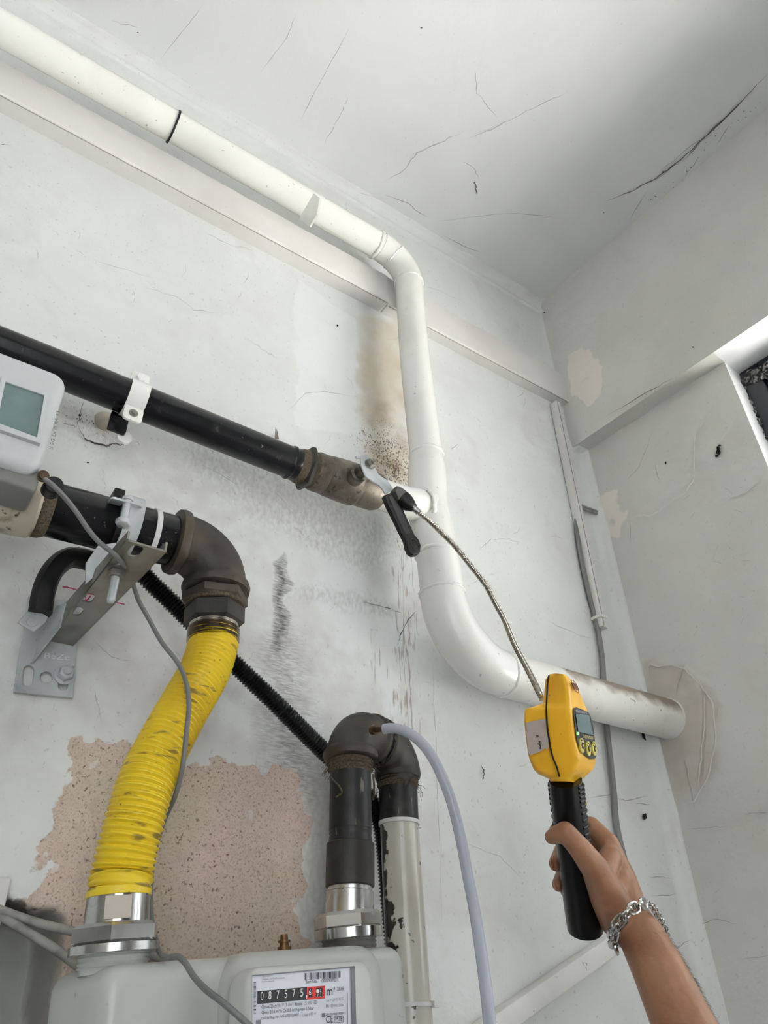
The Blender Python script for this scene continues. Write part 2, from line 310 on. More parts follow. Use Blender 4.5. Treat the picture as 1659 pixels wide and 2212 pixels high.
def ss(d, w): return np.clip(d/w*.5+.5, 0, 1)
ZC = 1.70; XL = -1.8; YF = -1.8; ZF = -1.5
xs = np.r_[np.arange(XL, -.36, .06), np.arange(-.36, 1.232, .0032)]; zs = np.r_[np.arange(ZF, -.12, .06), np.arange(-.12, ZC, .0032), ZC, ZC+.01]
X, Z = np.meshgrid(xs, zs); n1 = fbm(X*9, Z*9, 1)-.5; n2 = fbm(X*60, Z*60, 5)-.5
wx = X+(fbm(X*30, Z*30, 9)-.5)*.03; wz = Z+(fbm(X*30, Z*30, 19)-.5)*.03
pink = sdist(wx, wz, wpoly([(179, 1589), (150, 1640), (158, 1665), (130, 1700), (126, 1740), (110, 1790), (75, 1825), (85, 1860), (82, 1905), (54, 1930), (0, 1914), (-60, 1900), (-80, 2300), (640, 2300), (660, 2050), (655, 1930), (662, 1800), (655, 1690), (600, 1657), (564, 1665), (530, 1650), (470, 1632), (401, 1628), (340, 1640), (280, 1630), (250, 1600)]))
hole_px = [(-90, 1905), (-5, 1925), (35, 1950), (90, 1962), (120, 1962), (140, 1985), (138, 2060), (124, 2130), (114, 2260), (110, 2360), (-120, 2360)]
hole = sdist(X+n2*.004, Z+n2*.004, wpoly(hole_px))
def smear(px, w): return ss(sdist(wx, wz, wpoly(px)), w)
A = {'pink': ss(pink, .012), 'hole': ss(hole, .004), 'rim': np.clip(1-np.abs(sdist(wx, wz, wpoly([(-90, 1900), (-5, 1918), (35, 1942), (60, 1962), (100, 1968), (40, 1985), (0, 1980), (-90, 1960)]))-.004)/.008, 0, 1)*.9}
A['rust'] = smear([(800, 760), (850, 760), (868, 900), (880, 1040), (830, 1030), (800, 900)], .05)*np.clip((P(0, 0, 1)[0]*0+Z-.78)*0+1, 0, 1)*np.clip(1.0-(Z-.82)*3.2, .10, 1)*.75
A['tan'] = smear([(778, 690), (856, 690), (885, 1050), (790, 1030)], .02)
A['vpatch'] = smear([(636, 600), (770, 690), (790, 940), (640, 920)], .006)+smear([(665, 1170), (780, 1225), (790, 1420), (720, 1400), (672, 1300)], .008)+smear([(800, 1120), (855, 1150), (870, 1400), (850, 1700), (820, 1400)], .01)
A['speck'] = smear([(800, 960), (835, 930), (880, 1010), (880, 1060), (845, 1060)], .06)*.62+smear([(90, 860), (230, 900), (280, 960), (190, 960)], .03)*.25
A['soot'] = smear([(600, 1215), (616, 1213), (620, 1320), (612, 1400), (597, 1400), (596, 1300)], .007)*.9+smear([(592, 1400), (622, 1400), (650, 1600), (660, 1700), (600, 1690), (596, 1500)], .05)*.34
A['dirt_shade'] = smear([(430, 960), (560, 1010), (700, 1090), (800, 1140), (860, 1170), (780, 1200), (600, 1120), (450, 1010)], .05)*.55+smear([(640, 1270), (780, 1290), (880, 1320), (880, 1335), (760, 1315), (640, 1290)], .02)*.4+smear([(100, 850), (200, 890), (260, 950), (160, 940)], .04)*.35+smear([(560, 1640), (700, 1700), (720, 2060), (640, 2060), (640, 1700), (560, 1680)], .04)*.35+smear([(330, 240), (840, 520), (850, 545), (330, 275)], .03)*.0  # smear below the upper black pipe mixes dirt with its painted shadow
A['wash'] = smear([(0, 1560), (150, 1500), (400, 1560), (640, 1600), (700, 1400), (520, 1250), (560, 1080), (300, 1000), (120, 1200), (0, 1300)], .08)*.45+smear([(860, 1300), (910, 1290), (925, 1345), (880, 1350)], .02)*.8+smear([(700, 1500), (900, 1500), (900, 2200), (680, 2200)], .1)*.35
A['streak'] = smear([(855, 1130), (885, 1130), (905, 1400), (895, 1750), (870, 1750), (860, 1400)], .02)*.34+smear([(790, 1380), (850, 1380), (860, 1600), (800, 1560)], .04)*.2
A['dirt_shade'] = np.clip(A['dirt_shade'], 0, 1)
Y = YW+n1*.004+n2*.0006*(1+2*A['pink'])+ss(pink, .006)*.0022
fz = .022; dz = ZC-Z; Y = Y-np.where(dz < fz, fz-np.sqrt(np.maximum(fz**2-(fz-dz)**2, 0)), 0)-.0045*np.exp(-((dz-.034)/.005)**2)
fx = .02; dx = 1.18+.03*(Z < 1.16)-X; Y = Y-np.where(dx < fx, fx-np.sqrt(np.maximum(fx**2-(fx-np.clip(dx, 0, fx))**2, 0)), 0)
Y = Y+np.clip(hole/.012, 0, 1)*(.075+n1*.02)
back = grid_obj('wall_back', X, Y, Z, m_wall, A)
mb = MB(); mb.box((-.25, 1.04, .1), np.eye(3), (1.64, .08, 1.8)); mb.box((1.33, .96, .1), np.eye(3), (.06, .16, 1.8)); struct(mb.build('wall_back', m_wall, ang=30))  # unseen boxes behind the wall, added to stop sun leaking through
# right wall: beam above, recessed wall below, window opening
def rpt(s, off, z): p = RC-RN*off-RD*s; return np.array([p[0], p[1], z])
S_J = .381                                            # distance along the wall from the corner to the window jamb
ZB = 1.165; ZS = .06; S_E = 1.45
def rgrid(name, s0, s1, z0, z1, off, ds=.005, parent=None):
    ss_ = np.arange(s0, s1+ds*.5, ds); zz = np.arange(z0, z1+ds*.5, ds); zz[-1] = z1; ss_[-1] = s1; SS, ZZ = np.meshgrid(ss_, zz)
    n1 = fbm(SS*8+50, ZZ*8, 3)-.5; edge = np.minimum(np.clip((s1-SS)/.02, 0, 1), np.clip((ZZ-z0)/.02, 0, 1)*np.clip((z1-ZZ)/.02, 0, 1)); o = off+n1*.006*edge
    def rp(px, of): return [((RC-PR(u, v, of))@RD, PR(u, v, of)[2]) for u, v in px]
    wv = (fbm(SS*25, ZZ*25, 33)-.5)*.02
    b = ss(sdist(SS+wv, ZZ+wv, rp([(1222, 770), (1262, 745), (1295, 775), (1300, 850), (1270, 880), (1240, 850), (1225, 800)], off)), .01)+ss(sdist(SS+wv, ZZ+wv, rp([(1290, 1060), (1330, 1060), (1350, 1110), (1340, 1170), (1300, 1150)], off)), .012)*.7
    b2 = ss(sdist(SS+wv, ZZ+wv, rp([(1400, 1440), (1480, 1430), (1540, 1500), (1560, 1600), (1530, 1720), (1460, 1740), (1420, 1650), (1400, 1560)], off)), .02)*.8
    o = o+.0016*ss(sdist(SS+wv, ZZ+wv, rp([(1400, 1430), (1480, 1425), (1530, 1480), (1550, 1600), (1520, 1720), (1440, 1740), (1400, 1560)], off)), .004)
    o = o+.0022*(ss(sdist(SS+wv, ZZ+wv, rp([(1300, 1130), (1480, 1060), (1500, 1030), (1500, 930), (1565, 830), (1400, 780), (1200, 960), (1290, 1100)], off)), .006)) if off == 0 else o
    PX_ = RC[0]-RN[0]*o-RD[0]*SS; PY_ = RC[1]-RN[1]*o-RD[1]*SS
    return grid_obj(name, PX_, PY_, ZZ, m_rwall, {'bare': b, 'bare2': b2})
OB = .044
rb = rgrid('wall_right', -.01, S_E, ZB, ZC+.012, OB, .006); rw = rgrid('wall_right_recess', -.01, S_J, ZF, ZB, 0, .005); rw.name = 'wall_right.001'
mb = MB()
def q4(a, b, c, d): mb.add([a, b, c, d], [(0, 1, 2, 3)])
TH = .10
mb2 = MB(); mb2.add([rpt(-.01, OB, ZB), rpt(S_J, OB, ZB), rpt(S_J, 0, ZB), rpt(-.01, 0, ZB)], [(0, 1, 2, 3)]); struct(mb2.build('wall_right', m_rwall))           # beam soffit over the recess
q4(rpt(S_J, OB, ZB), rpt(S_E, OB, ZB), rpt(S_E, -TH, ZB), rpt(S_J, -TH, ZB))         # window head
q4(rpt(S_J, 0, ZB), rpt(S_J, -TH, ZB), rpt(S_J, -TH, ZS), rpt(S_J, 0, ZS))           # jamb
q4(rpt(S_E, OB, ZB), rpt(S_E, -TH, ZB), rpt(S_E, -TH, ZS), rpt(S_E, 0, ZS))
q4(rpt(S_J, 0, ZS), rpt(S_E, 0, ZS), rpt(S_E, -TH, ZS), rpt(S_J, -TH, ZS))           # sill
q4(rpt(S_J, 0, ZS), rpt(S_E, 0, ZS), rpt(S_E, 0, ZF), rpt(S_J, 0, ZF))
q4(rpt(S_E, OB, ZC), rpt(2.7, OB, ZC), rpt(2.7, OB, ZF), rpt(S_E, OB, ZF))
struct(mb.build('wall_right_reveal', MAT('reveal_brightened', srgb(234, 235, 235), .6, bump=[(14, .004, .4)]))).name = 'wall_right.002'  # reveal whiter than the side wall: window brightness put into the colour
xs = np.r_[np.arange(XL, -.3, .08), np.arange(-.3, 1.30, .008)]; ys = np.r_[np.arange(YF, -.3, .08), np.arange(-.3, .875, .008)]; X, Y = np.meshgrid(xs, ys)
ceil = grid_obj('ceiling', X, Y, ZC+(fbm(X*6, Y*6, 40)-.5)*.006, m_ceil, {})
m_floor = MAT('cement_floor', srgb(112, 110, 106), .8, spots=[(6, .4, .7, srgb(92, 90, 86))], bump=[(40, .003, .5)])
mb = MB(); mb.box((-.2, -.465, ZF-.05), np.eye(3), (1.65, 1.37, .05)); struct(mb.build('floor', m_floor)); mb = MB(); mb.box((-.25, -.33, ZC+.11), np.eye(3), (1.64, 1.5, .09)); struct(mb.build('ceiling', m_ceil))  # unseen slab above the ceiling, spread wide to block sun leaks
mb = MB(); mb.box((6.6, 0, ZF-.15), np.eye(3), (5.1, 6, .05)); struct(mb.build('floor', MAT('sunlit_yard', srgb(218, 215, 209), .9)))
mb = MB(); mb.box((XL-.05, -.465, .1), np.eye(3), (.05, 1.37, 1.62)); m_dim = MAT('bare_concrete', srgb(156, 154, 148), .85, spots=[(4, .4, .7, srgb(136, 134, 128))], bump=[(20, .004, .5)]); struct(mb.build('wall_left', m_dim))
mb = MB(); DX0, DX1, DZ1 = -1.4, 0.0, 1.25  # unseen door opening, sized to set the fill light
mb.box(((XL+DX0)/2, YF-.05, .1), np.eye(3), ((DX0-XL)/2, .05, 1.62)); mb.box(((DX1+1.45)/2, YF-.05, .1), np.eye(3), ((1.45-DX1)/2, .05, 1.62))
mb.box(((DX0+DX1)/2, YF-.05, (DZ1+ZC)/2), np.eye(3), ((DX1-DX0)/2, .05, (ZC-DZ1)/2+.02)); struct(mb.build('wall_front', m_dim))
# window frame
win = bpy.data.objects.new('window_1', None); COL.objects.link(win); win['kind'] = 'structure'
mb = MB(); axR = [RD, RN, np.array([0, 0, 1.])]
def wbar(s0, s1, z0, z1, dep0, dep1): c = (rpt((s0+s1)/2, -(dep0+dep1)/2, (z0+z1)/2)); mb.box(c, axR, (abs(s1-s0)/2, (dep1-dep0)/2, (z1-z0)/2))
FD = .055
for a in (wbar,):
    a(S_J, S_J+.04, ZS, ZB, FD, FD+.03); a(S_E-.04, S_E, ZS, ZB, FD, FD+.03); a(S_J+.04, S_E-.04, ZB-.04, ZB, FD, FD+.03); a(S_J+.04, S_E-.04, ZS, ZS+.04, FD, FD+.03); a(.90, .95, ZS+.04, ZB-.04, FD, FD+.03)
mb.build('window_frame', m_frame, win, bevel=.003)
mb = MB()
for s0, s1 in ((S_J+.04, .90), (.95, S_E-.04)):
    wbar(s0, s0+.02, ZS+.04, ZB-.04, FD+.006, FD+.028); wbar(s1-.02, s1, ZS+.04, ZB-.04, FD+.006, FD+.028); wbar(s0+.02, s1-.02, ZB-.06, ZB-.04, FD+.006, FD+.028); wbar(s0+.02, s1-.02, ZS+.04, ZS+.06, FD+.006, FD+.028)
mb.build('window_sash', m_frame, win, bevel=.002)
mb = MB(); wbar(S_J+.058, .882, ZS+.058, ZB-.058, FD+.015, FD+.019); wbar(.968, S_E-.058, ZS+.058, ZB-.058, FD+.015, FD+.019); mb.build('window_pane', m_pane, win)
mb = MB()                                              # lumpy dark filler round the frame corner
for i in range(60):
    t = i/59; s = S_J+.002+t*.16+random.uniform(-.003, .003); c = rpt(s, -FD+.002+random.uniform(-.006, .002), ZB-.010-random.uniform(0, .03)-.012*math.sin(t*3)); r = random.uniform(.006, .013)
    mb.rev(c-np.array([0, 0, r]), (random.uniform(-.5, .5), random.uniform(-.5, .5), 1), [(0, r*.2), (r*.5, r*.9), (r, r), (r*1.6, r*.7), (r*2, .001)], 7, random.random())
for i in range(14):
    z = ZB-.03-i*.012; c = rpt(S_J+random.uniform(-.001, .004), -FD+.004+random.uniform(-.01, 0), z); r = random.uniform(.003, .007)*(1.6 if i < 4 else 1)
    mb.rev(c-np.array([0, 0, r]), (0, .3, 1), [(0, r*.2), (r*.5, r*.9), (r, r), (r*1.6, r*.7), (r*2, .001)], 7, random.random())
mb.build('window_filler', m_foam, win)
# cracks, scratches and marks on the surfaces
def jit(px, k=5, a=1.6):
    out = []
    for i in range(len(px)-1):
        for j in range(k):
            t = j/k; out.append((px[i][0]*(1-t)+px[i+1][0]*t+random.uniform(-a, a), px[i][1]*(1-t)+px[i+1][1]*t+random.uniform(-a, a)))
    return out+[px[-1]]
def surf_w(u, v): return P(u, v, YW-.0035)
def surf_c(u, v): return PZ(u, v, ZC-.0035)
def surf_r(u, v): return PR(u, v, .0055)
def surf_b(u, v): return PR(u, v, OB+.0045)
cracks = {'w': (MB(), MB()), 'c': (MB(), MB()), 'r': (MB(), MB()), 'b': (MB(), MB())}
fn = {'w': (surf_w, (0, -1, 0)), 'c': (surf_c, (0, 0, -1)), 'r': (surf_r, -RN), 'b': (surf_b, -RN)}
def crack(s, px, wpx=1.2, light=0, a=1.6, k=5):
    f, n = fn[s]; q = jit(px, k, a); pts = [f(*p) for p in q]; m_ = len(pts)
    ws = [wpx*(R3.T@p)[2]/F*random.uniform(.5, 1.4)*(min(1, 4*min(i+.3, m_-1-i+.3)/m_)) for i, p in enumerate(pts)]; cracks[s][light].ribbon(pts, ws, n)
for px, wd in [([(166, 922), (178, 938), (185, 950), (201, 956), (230, 964), (243, 958), (261, 961), (276, 959), (278, 944)], 3.6), ([(166, 922), (174, 896), (181, 867)], 1.5), ([(135, 915), (150, 917), (166, 922)], 1.5), ([(190, 952), (205, 958), (232, 963)], 3.5),
               ([(858, 1395), (866, 1370), (880, 1340), (900, 1320)], 2), ([(780, 1300), (830, 1312), (870, 1325)], 1.6), ([(1040, 1648), (1046, 1672), (1042, 1684)], 3.2), ([(0, 311), (24, 313)], 2),
               ([(855, 1160), (866, 1190)], 1.2), ([(975, 970), (990, 960)], .8)]: crack('w', px, wd)
for px, wd in [([(310, 620), (380, 640), (420, 670), (500, 680)], 1), ([(440, 500), (500, 530), (550, 540)], 1), ([(530, 730), (575, 760), (605, 775)], 1), ([(620, 890), (660, 850), (700, 845), (780, 860)], 1), ([(1030, 1190), (1060, 1165), (1100, 1165), (1130, 1175)], 1),
               ([(1180, 1340), (1220, 1360), (1290, 1385)], 1), ([(200, 1380), (240, 1420), (290, 1430)], 1), ([(205, 1490), (220, 1560)], 1), ([(1265, 1723), (1320, 1717), (1350, 1730), (1400, 1720)], 1.3), ([(1370, 1735), (1405, 1737)], 1.5), ([(1402, 1895), (1430, 1893), (1455, 1900)], 1.3),
               ([(1410, 1937), (1460, 1931)], 1.5), ([(880, 600), (1000, 650)], .6), ([(560, 80), (590, 0)], .1), ([(200, 560), (330, 600)], .8), ([(590, 1060), (640, 1110)], 1), ([(430, 1000), (520, 1050)], 1), ([(910, 1900), (900, 2050)], 1), ([(1000, 1820), (1080, 1850), (1130, 1900)], .8),
               ([(870, 1150), (872, 1400), (890, 1700), (905, 2000)], 1.6), ([(935, 1430), (945, 1700), (955, 2000)], 1.3), ([(1415, 2040), (1450, 2055), (1500, 2025)], 1)]: crack('w', px, wd, 1)
for px, wd in [([(1310, 433), (1370, 410), (1410, 390), (1450, 360), (1467, 352)], 2.2), ([(1410, 395), (1470, 345), (1530, 290), (1600, 220), (1659, 160)], 2.4), ([(1467, 355), (1540, 280), (1625, 200)], 2), ([(1025, 395), (1031, 418)], 2)]: crack('c', px, wd)
for px, wd in [([(832, 391), (870, 370), (900, 330), (950, 308), (1000, 285)], 1.2), ([(1005, 302), (1060, 280), (1110, 255), (1180, 220), (1225, 200)], 1.2), ([(1025, 150), (1030, 200), (1075, 255)], 1), ([(830, 420), (880, 440), (925, 470)], 1.4), ([(950, 478), (1100, 460), (1200, 470)], .9), ([(1000, 350), (1025, 365), (1035, 390)], 1.1),
               ([(345, 130), (400, 60), (440, 10)], 1), ([(560, 160), (620, 80), (640, 30)], 1), ([(650, 260), (690, 180), (755, 60)], 1), ([(700, 310), (740, 240), (750, 210)], 1), ([(540, 320), (640, 370), (700, 400), (829, 430)], 1), ([(240, 45), (300, 60)], .8), ([(960, 510), (1000, 530), (1040, 545)], 1.2), ([(1425, 370), (1500, 310), (1540, 290)], 1.4), ([(1480, 380), (1510, 340)], 1.4), ([(1550, 310), (1575, 270)], 1.5), ([(1360, 475), (1400, 410)], 1)]: crack('c', px, wd, 1)
for px, wd in [([(1300, 905), (1400, 846), (1455, 816)], 1.6)]: crack('b', px, wd)
for px, wd in [([(1460, 1500), (1480, 1430)], 1.2), ([(1478, 1640), (1500, 1745)], 1.6), ([(1520, 1480), (1518, 1700)], 1.5), ([(1610, 1758), (1659, 1756)], 1.5), ([(1350, 1040), (1380, 1010), (1410, 930)], 1), ([(1515, 1998), (1545, 1985), (1590, 1996)], 1.4), ([(1600, 2073), (1659, 2064)], 1.2), ([(1360, 1120), (1362, 1180)], 1.1), ([(1415, 1000), (1425, 1045)], 1.1), ([(1483, 1790), (1530, 1788), (1572, 1785)], 1), ([(1410, 1900), (1430, 2000)], .1)]: crack('r', px, wd, 1)
for i in range(150):                                   # fine scuffs all over the back wall
    u = random.uniform(20, 1360); v = random.uniform(420, 2180); a_ = random.gauss(1.2, .7); L_ = random.uniform(8, 34); crack('w', [(u, v), (u+math.cos(a_)*L_*.5, v+math.sin(a_)*L_*.5), (u+math.cos(a_+.3)*L_, v+math.sin(a_+.3)*L_)], random.uniform(.35, .8), 1, .8, 4)
for i in range(40):
    u = random.uniform(1480, 1655); v = random.uniform(1050, 2180); a_ = random.uniform(0, 3); L_ = random.uniform(6, 22); crack('r', [(u, v), (u+math.cos(a_)*L_, v+math.sin(a_)*L_)], random.uniform(.35, .7), 1, .8, 4)
ridge = MB()
for px in ([(1565, 836), (1541, 886), (1504, 930), (1499, 971), (1501, 1031), (1481, 1065), (1450, 1082), (1423, 1105), (1403, 1114), (1380, 1112), (1359, 1122), (1343, 1115)], [(1588, 900), (1572, 930), (1555, 954), (1538, 967)], [(1639, 1038), (1609, 1065), (1585, 1072), (1551, 1089)],
           [(1395, 1480), (1402, 1432), (1420, 1440), (1450, 1436), (1480, 1446), (1515, 1480), (1540, 1520), (1548, 1590), (1530, 1680), (1500, 1730), (1470, 1738)], [(1520, 1485), (1522, 1560), (1515, 1640), (1508, 1700)]):
    q = jit(px, 5, 1.6); n_ = len(q); ridge.ribbon([PR(*p_, .0056 if px[0][1] < 1400 else .0066) for p_ in q], [.0022*random.uniform(.5, 1.5)*min(1, 6*min(i+.2, n_-1-i+.2)/n_) for i in range(n_)], -RN)
ridge.build('ridge_highlight', MAT('ridge_highlight', srgb(217, 216, 210), .7), rw)  # flat pale ribbons: light edges of the plaster relief painted in colour
hm = MB()
def blot(mb_, s, u, v, ru, rv, n=14):
    f, nn = fn[s]; c = f(u, v)-np.array(nn)*-.0004; mb_.poly([f(u+ru*math.cos(2*PI*i/n)*random.uniform(.75, 1.2), v+rv*math.sin(2*PI*i/n)*random.uniform(.75, 1.2)) for i in range(n)])
for a in [('w', 1393, 1764, 5.5, 6.5), ('w', 190, 999, 2.6, 1.8), ('w', 1081, 1655, .8, .8), ('w', 729, 703, 2, 2.5), ('w', 172, 897, 2.5, 3)]: blot(hm, *a)
hr = MB()
for a in [('r', 1551, 968, 4, 5), ('r', 1552, 977, 5.5, 6.5), ('r', 1548, 985, 4, 3), ('r', 1554, 962, 4, 2), ('r', 1438, 1000, 2, 3)]: blot(hr, *a)
for a in [('b', 1172, 748, 3.5, 11), ('b', 1176, 675, 1.6, 1.6), ('b', 1497, 750, 1.6, 1.6), ('b', 1400, 1e9, 1, 1)][:3]: blot(hr, *a)
hc = MB()
for a in [('c', 1432, 371, 2, 2), ('c', 1542, 280, 1.6, 1.6), ('c', 1304, 459, 1.4, 1.2), ('c', 1025, 395, 1.6, 1.6), ('c', 910, 60, 2.4, 2), ('c', 298, 70, 1.8, 1.4)]: blot(hc, *a)
for i in range(26): blot(hc, 'c', 1400+i*9.5+random.uniform(-8, 8), 440-i*9+random.uniform(-12, 12), random.uniform(.5, 1.5), random.uniform(.5, 1.2), 8)
for k, par in (('w', back), ('c', ceil), ('r', rw), ('b', rb)):
    for i, mt in ((0, m_crack), (1, m_crackl)):
        if cracks[k][i].v: cracks[k][i].build('crack' if i == 0 else 'hairline_crack', mt, par)
hm.build('nail_hole_and_gap', m_hole, back); hr.build('nail_hole_and_gap', m_hole, rw); hc.build('pit', m_crack, ceil)
mb = MB()
mb.ribbon([surf_w(*p) for p in jit([(135, 1267), (150, 1270), (165, 1274)], 4, .8)], .0016, (0, -1, 0)); mb.ribbon([surf_w(*p) for p in jit([(165, 1274), (200, 1284), (245, 1300), (269, 1305)], 5, .8)], .0016, (0, -1, 0))
mb.ribbon([surf_w(*p) for p in jit([(197, 1287), (184, 1300), (180, 1303)], 4, 1.2)], .0016, (0, -1, 0)); mb.ribbon([surf_w(*p) for p in jit([(186, 1280), (183, 1304)], 4, 1.2)], .0014, (0, -1, 0)); mb.build('red_marker_line', m_red, back)
# ------------------------------------------------------------ white welded gas pipe
wp = thing('gas_pipe', 'white painted welded gas pipe under the ceiling, down the wall and into the side wall', 'pipe', (.66, .80, .9))
ya = .80
A0 = P(-150, -25, .765); A1 = P(380, 277, .80); A2 = P(600, 404, .80); CT = np.array([.652, .80, 1.418]); V1 = np.array([.655, .80, 1.10]); V2 = P(921, 985, ya); V3 = P(925, 1100, .80)
bend = fillet(A2, CT, V1, .075, 12)
mb = MB(); path = [A0+(A0-A1)*(1.4/np.linalg.norm(A0-A1)), A0, A1, A2]+bend[:1]; mb.sweep([p_+np.array([0, 0, .0012*min(1, max(0, (.55-p_[0])/.2))]) for p_ in resample(path, .02)[0]], .0292, 36); mb.build('horizontal_run', m_wpipe, wp)
mb = MB(); mb.sweep(bend, .0306, 36); mb.build('elbow', m_wpipe, wp)
mb = MB(); mb.sweep([bend[-1], V1, V2], .0300, 36); mb.build('riser', m_wpipe, wp)
V4 = P(945, 1200, .79); V5 = np.array([.668, .79, .578])
mb = MB(); pts = [V2, V2*.8+V3*.2, V2*.5+V3*.5, V3, V3*.4+V4*.6, V4]; mb.sweep(catmull(pts, 6), list(np.interp(np.linspace(0, 1, 31), [0, .15, .45, .8, 1], [.0302, .0322, .0345, .0352, .0345])), 36)
TB0 = P(812, 1064, .78); TB1 = P(925, 1085, .792)
mb.build('tee', m_wpipe, wp)
mb = MB(); mb.sweep(catmull([P(800, 1059, .78), P(870, 1083, .78), P(928, 1094, .795)], 6), list(np.linspace(.0245, .0285, 13)), 32); mb.build('branch', m_wpipe, wp)
mb = MB(); mb.sweep([V4, V5], [.0345, .0350], 36); mb.build('lower_riser', m_wpipe, wp)
LC = np.array([.672, .79, .466]); E1 = P(1222, 1493, .803); E1 = E1+(P(1395, 1540, .818)-E1)*((1.226-E1[0])/(P(1395, 1540, .818)[0]-E1[0])); lb = fillet(V4, LC, E1, .112, 18); V5 = lb[0]
mb = MB(); mb.sweep(lb, [.0352+.0022*math.sin(PI*i/18) for i in range(19)], 40); mb.build('lower_elbow', m_wpipe, wp)
mb = MB(); pp, _ = resample([lb[-1], E1], .006); mb.sweep(pp, list(np.linspace(.0352, .0368, len(pp))), 48); lr = mb.build('lower_run', m_wpipe_d, wp)
me = lr.data; at = me.attributes.new('dust', 'FLOAT', 'POINT')
cz = np.array([v.co[2]+.9 for v in me.vertices]); cx_ = np.array([v.co[0]+.66 for v in me.vertices]); at.data.foreach_set('value', (np.clip((cz-.470)/.036-.15, 0, 1)*1.5*np.clip((cx_-.90)/.02, 0, 1)).astype(np.float32))
def weld(c, d, r, w_=.004, amp=.0012):
    mb = MB(); a, b = frame(d); d = nrm(d); n = 60; vs = []; fs = []; m_ = 6
    for k in range(n):
        q = 2*PI*k/n; rr = r+amp*random.random(); sh = random.uniform(-.0012, .0012)
        for j in range(m_): t = PI*j/(m_-1); vs.append(np.array(c)+d*(sh-w_*math.cos(t))+(rr-.002+(.0035)*math.sin(t))*(math.cos(q)*a+math.sin(q)*b))
    for k in range(n):
        for j in range(m_-1): k2 = (k+1) % n; fs.append((k*m_+j, k2*m_+j, k2*m_+j+1, k*m_+j+1))
    mb.add(vs, fs); return mb.build('weld_seam', m_wpipe, wp, ang=80)
weld(bend[1]+np.array([-.018, 0, 0]), A2-A1, .0302, .004); weld(bend[4], bend[5]-bend[3], .0306, .0018, .0005); weld(bend[-1], V1-CT, .0302, .002, .0006)
weld(V2, V2-V1, .0306, .004); weld(V4, V5-V4, .0350, .004); weld(V5, V5-V4, .0354, .003); weld(lb[-1], E1-LC, .0356, .004); weld(P(912, 1093, .785), P(928, 1094, .79)-P(870, 1083, .78), .0285, .005, .002)
for q in range(7):
    c = V3+np.array([-.01+.002*q, -.030, .018-.006*q])
mb = MB()                                              # paint flake and collar at the wall
mb.rev(E1-nrm(E1-lb[-1])*.012, E1-lb[-1], [(0, .0366), (.003, .0385), (.008, .0375), (.014, .0395), (.02, .041)], 30); mb.build('wall_collar', m_rwall, wp, ang=60)
hp = MB(); hp.poly([surf_w(*q) for q in [(1385, 1580), (1413, 1588), (1412, 1600), (1400, 1603), (1388, 1594)]]); hp.build('nail_hole_and_gap', m_hole, back)  # gap under the pipe end: its darkness painted as a flat patch
mb = MB(); p0 = onax(P(374, 272, .80), A1, A2) if P(374, 272, .80)[0] > A1[0] else onax(P(374, 272, .80), A0, A1); mb.rev(p0-np.array([.0016, 0, 0]), (1, .02, 0), [(0, .0304), (0, .0318), (.0036, .0318), (.0036, .0304)], 40)
tie = mb.build('cable_tie', m_rub); tag(tie, 'dark blue-black band round the white pipe under the ceiling', 'cable tie')
mb = MB(); mb.prism([PX(u, v, .358) for u, v in [(677, 418), (690, 428), (684, 462), (668, 489), (645, 474)]], (.004, 0, 0)); pass
tag(mb.build('pipe_bracket', m_wpipe, bevel=.0008), 'white painted steel fin bracket holding the top pipe', 'bracket')
# small black things on the elbow gap
# ------------------------------------------------------------ cable trunking
tr = thing('cable_trunking', 'white plastic cable trunking along the top of the back wall under the pipe', 'trunking', (.4, .87, 1.30))
def trunk(x0, x1, yf, z0, z1, nm, cap):
    mb = MB(); c = np.array([(x0+x1)/2, (yf+YW+.004)/2, (z0+z1)/2]); mb.rbox(c, [np.array([0, 1., 0]), np.array([0, 0, 1.]), np.array([1., 0, 0])], ((YW+.004-yf)/2, (z1-z0)/2, (x1-x0)/2), .005, 4, cap); mb.build(nm, m_trunk, tr, ang=50)
    mb = MB(); mb.box(np.array([(x0+x1)/2, yf-.0003+.004, z0-.0002+.0]), np.eye(3), ((x1-x0)/2-.004, .0006, .0006)); mb.build('lid_seam', m_grey if 0 else m_crackl, tr)
trunk(-1.2, .625, .836, 1.300, 1.392, 'trunking_body', .004); trunk(.6255, 1.183, .842, 1.300, 1.398, 'trunking_body', .002)
mt_ = thing('cable_cover', 'narrow pale plastic cable cover running down the corner under the trunking', 'trunking', (1.12, .86, .98))
mb = MB(); a = P(1199, 872, .858); b = P(1299, 1358, .858); d = b-a; c = (a+b)/2; ax = nrm(d); sx = nrm(np.cross(ax, (0, 1, 0)))
if sx[0] < 0: sx = -sx
mb.rbox(c, [sx, np.array([0, 1., 0]), ax], (.0085, .010, np.linalg.norm(d)/2), .002, 2, .001); mb.build('cover_body', m_trunk, mt_)
mb = MB(); mb.box(c-sx*.0025+np.array([0, -.0102, 0]), [sx, np.array([0, 1., 0]), ax], (.0006, .0004, np.linalg.norm(d)/2-.002)); mb.build('groove', m_grey, mt_)
mb = MB(); e = P(1294, 1335, .855); mb.box(e, [sx, np.array([0, 1., 0]), ax], (.0105, .0125, .003)); mb.build('clip', m_wpipe_d, mt_, bevel=.001)
mb = MB(); mb.sweep(catmull([P(1245, 1090, .862), P(1246, 1140, .862), P(1256, 1210, .862), P(1274, 1290, .862), P(1290, 1350, .860), P(1301, 1420, .861), P(1306, 1500, .861), P(1312, 1580, .861), P(1320, 1650, .861), P(1327, 1720, .862), P(1332, 1780, .862), P(1345, 1840, .862), P(1362, 1900, .862), P(1385, 1960, .862)], 6), .0055, 14, ell=.8)
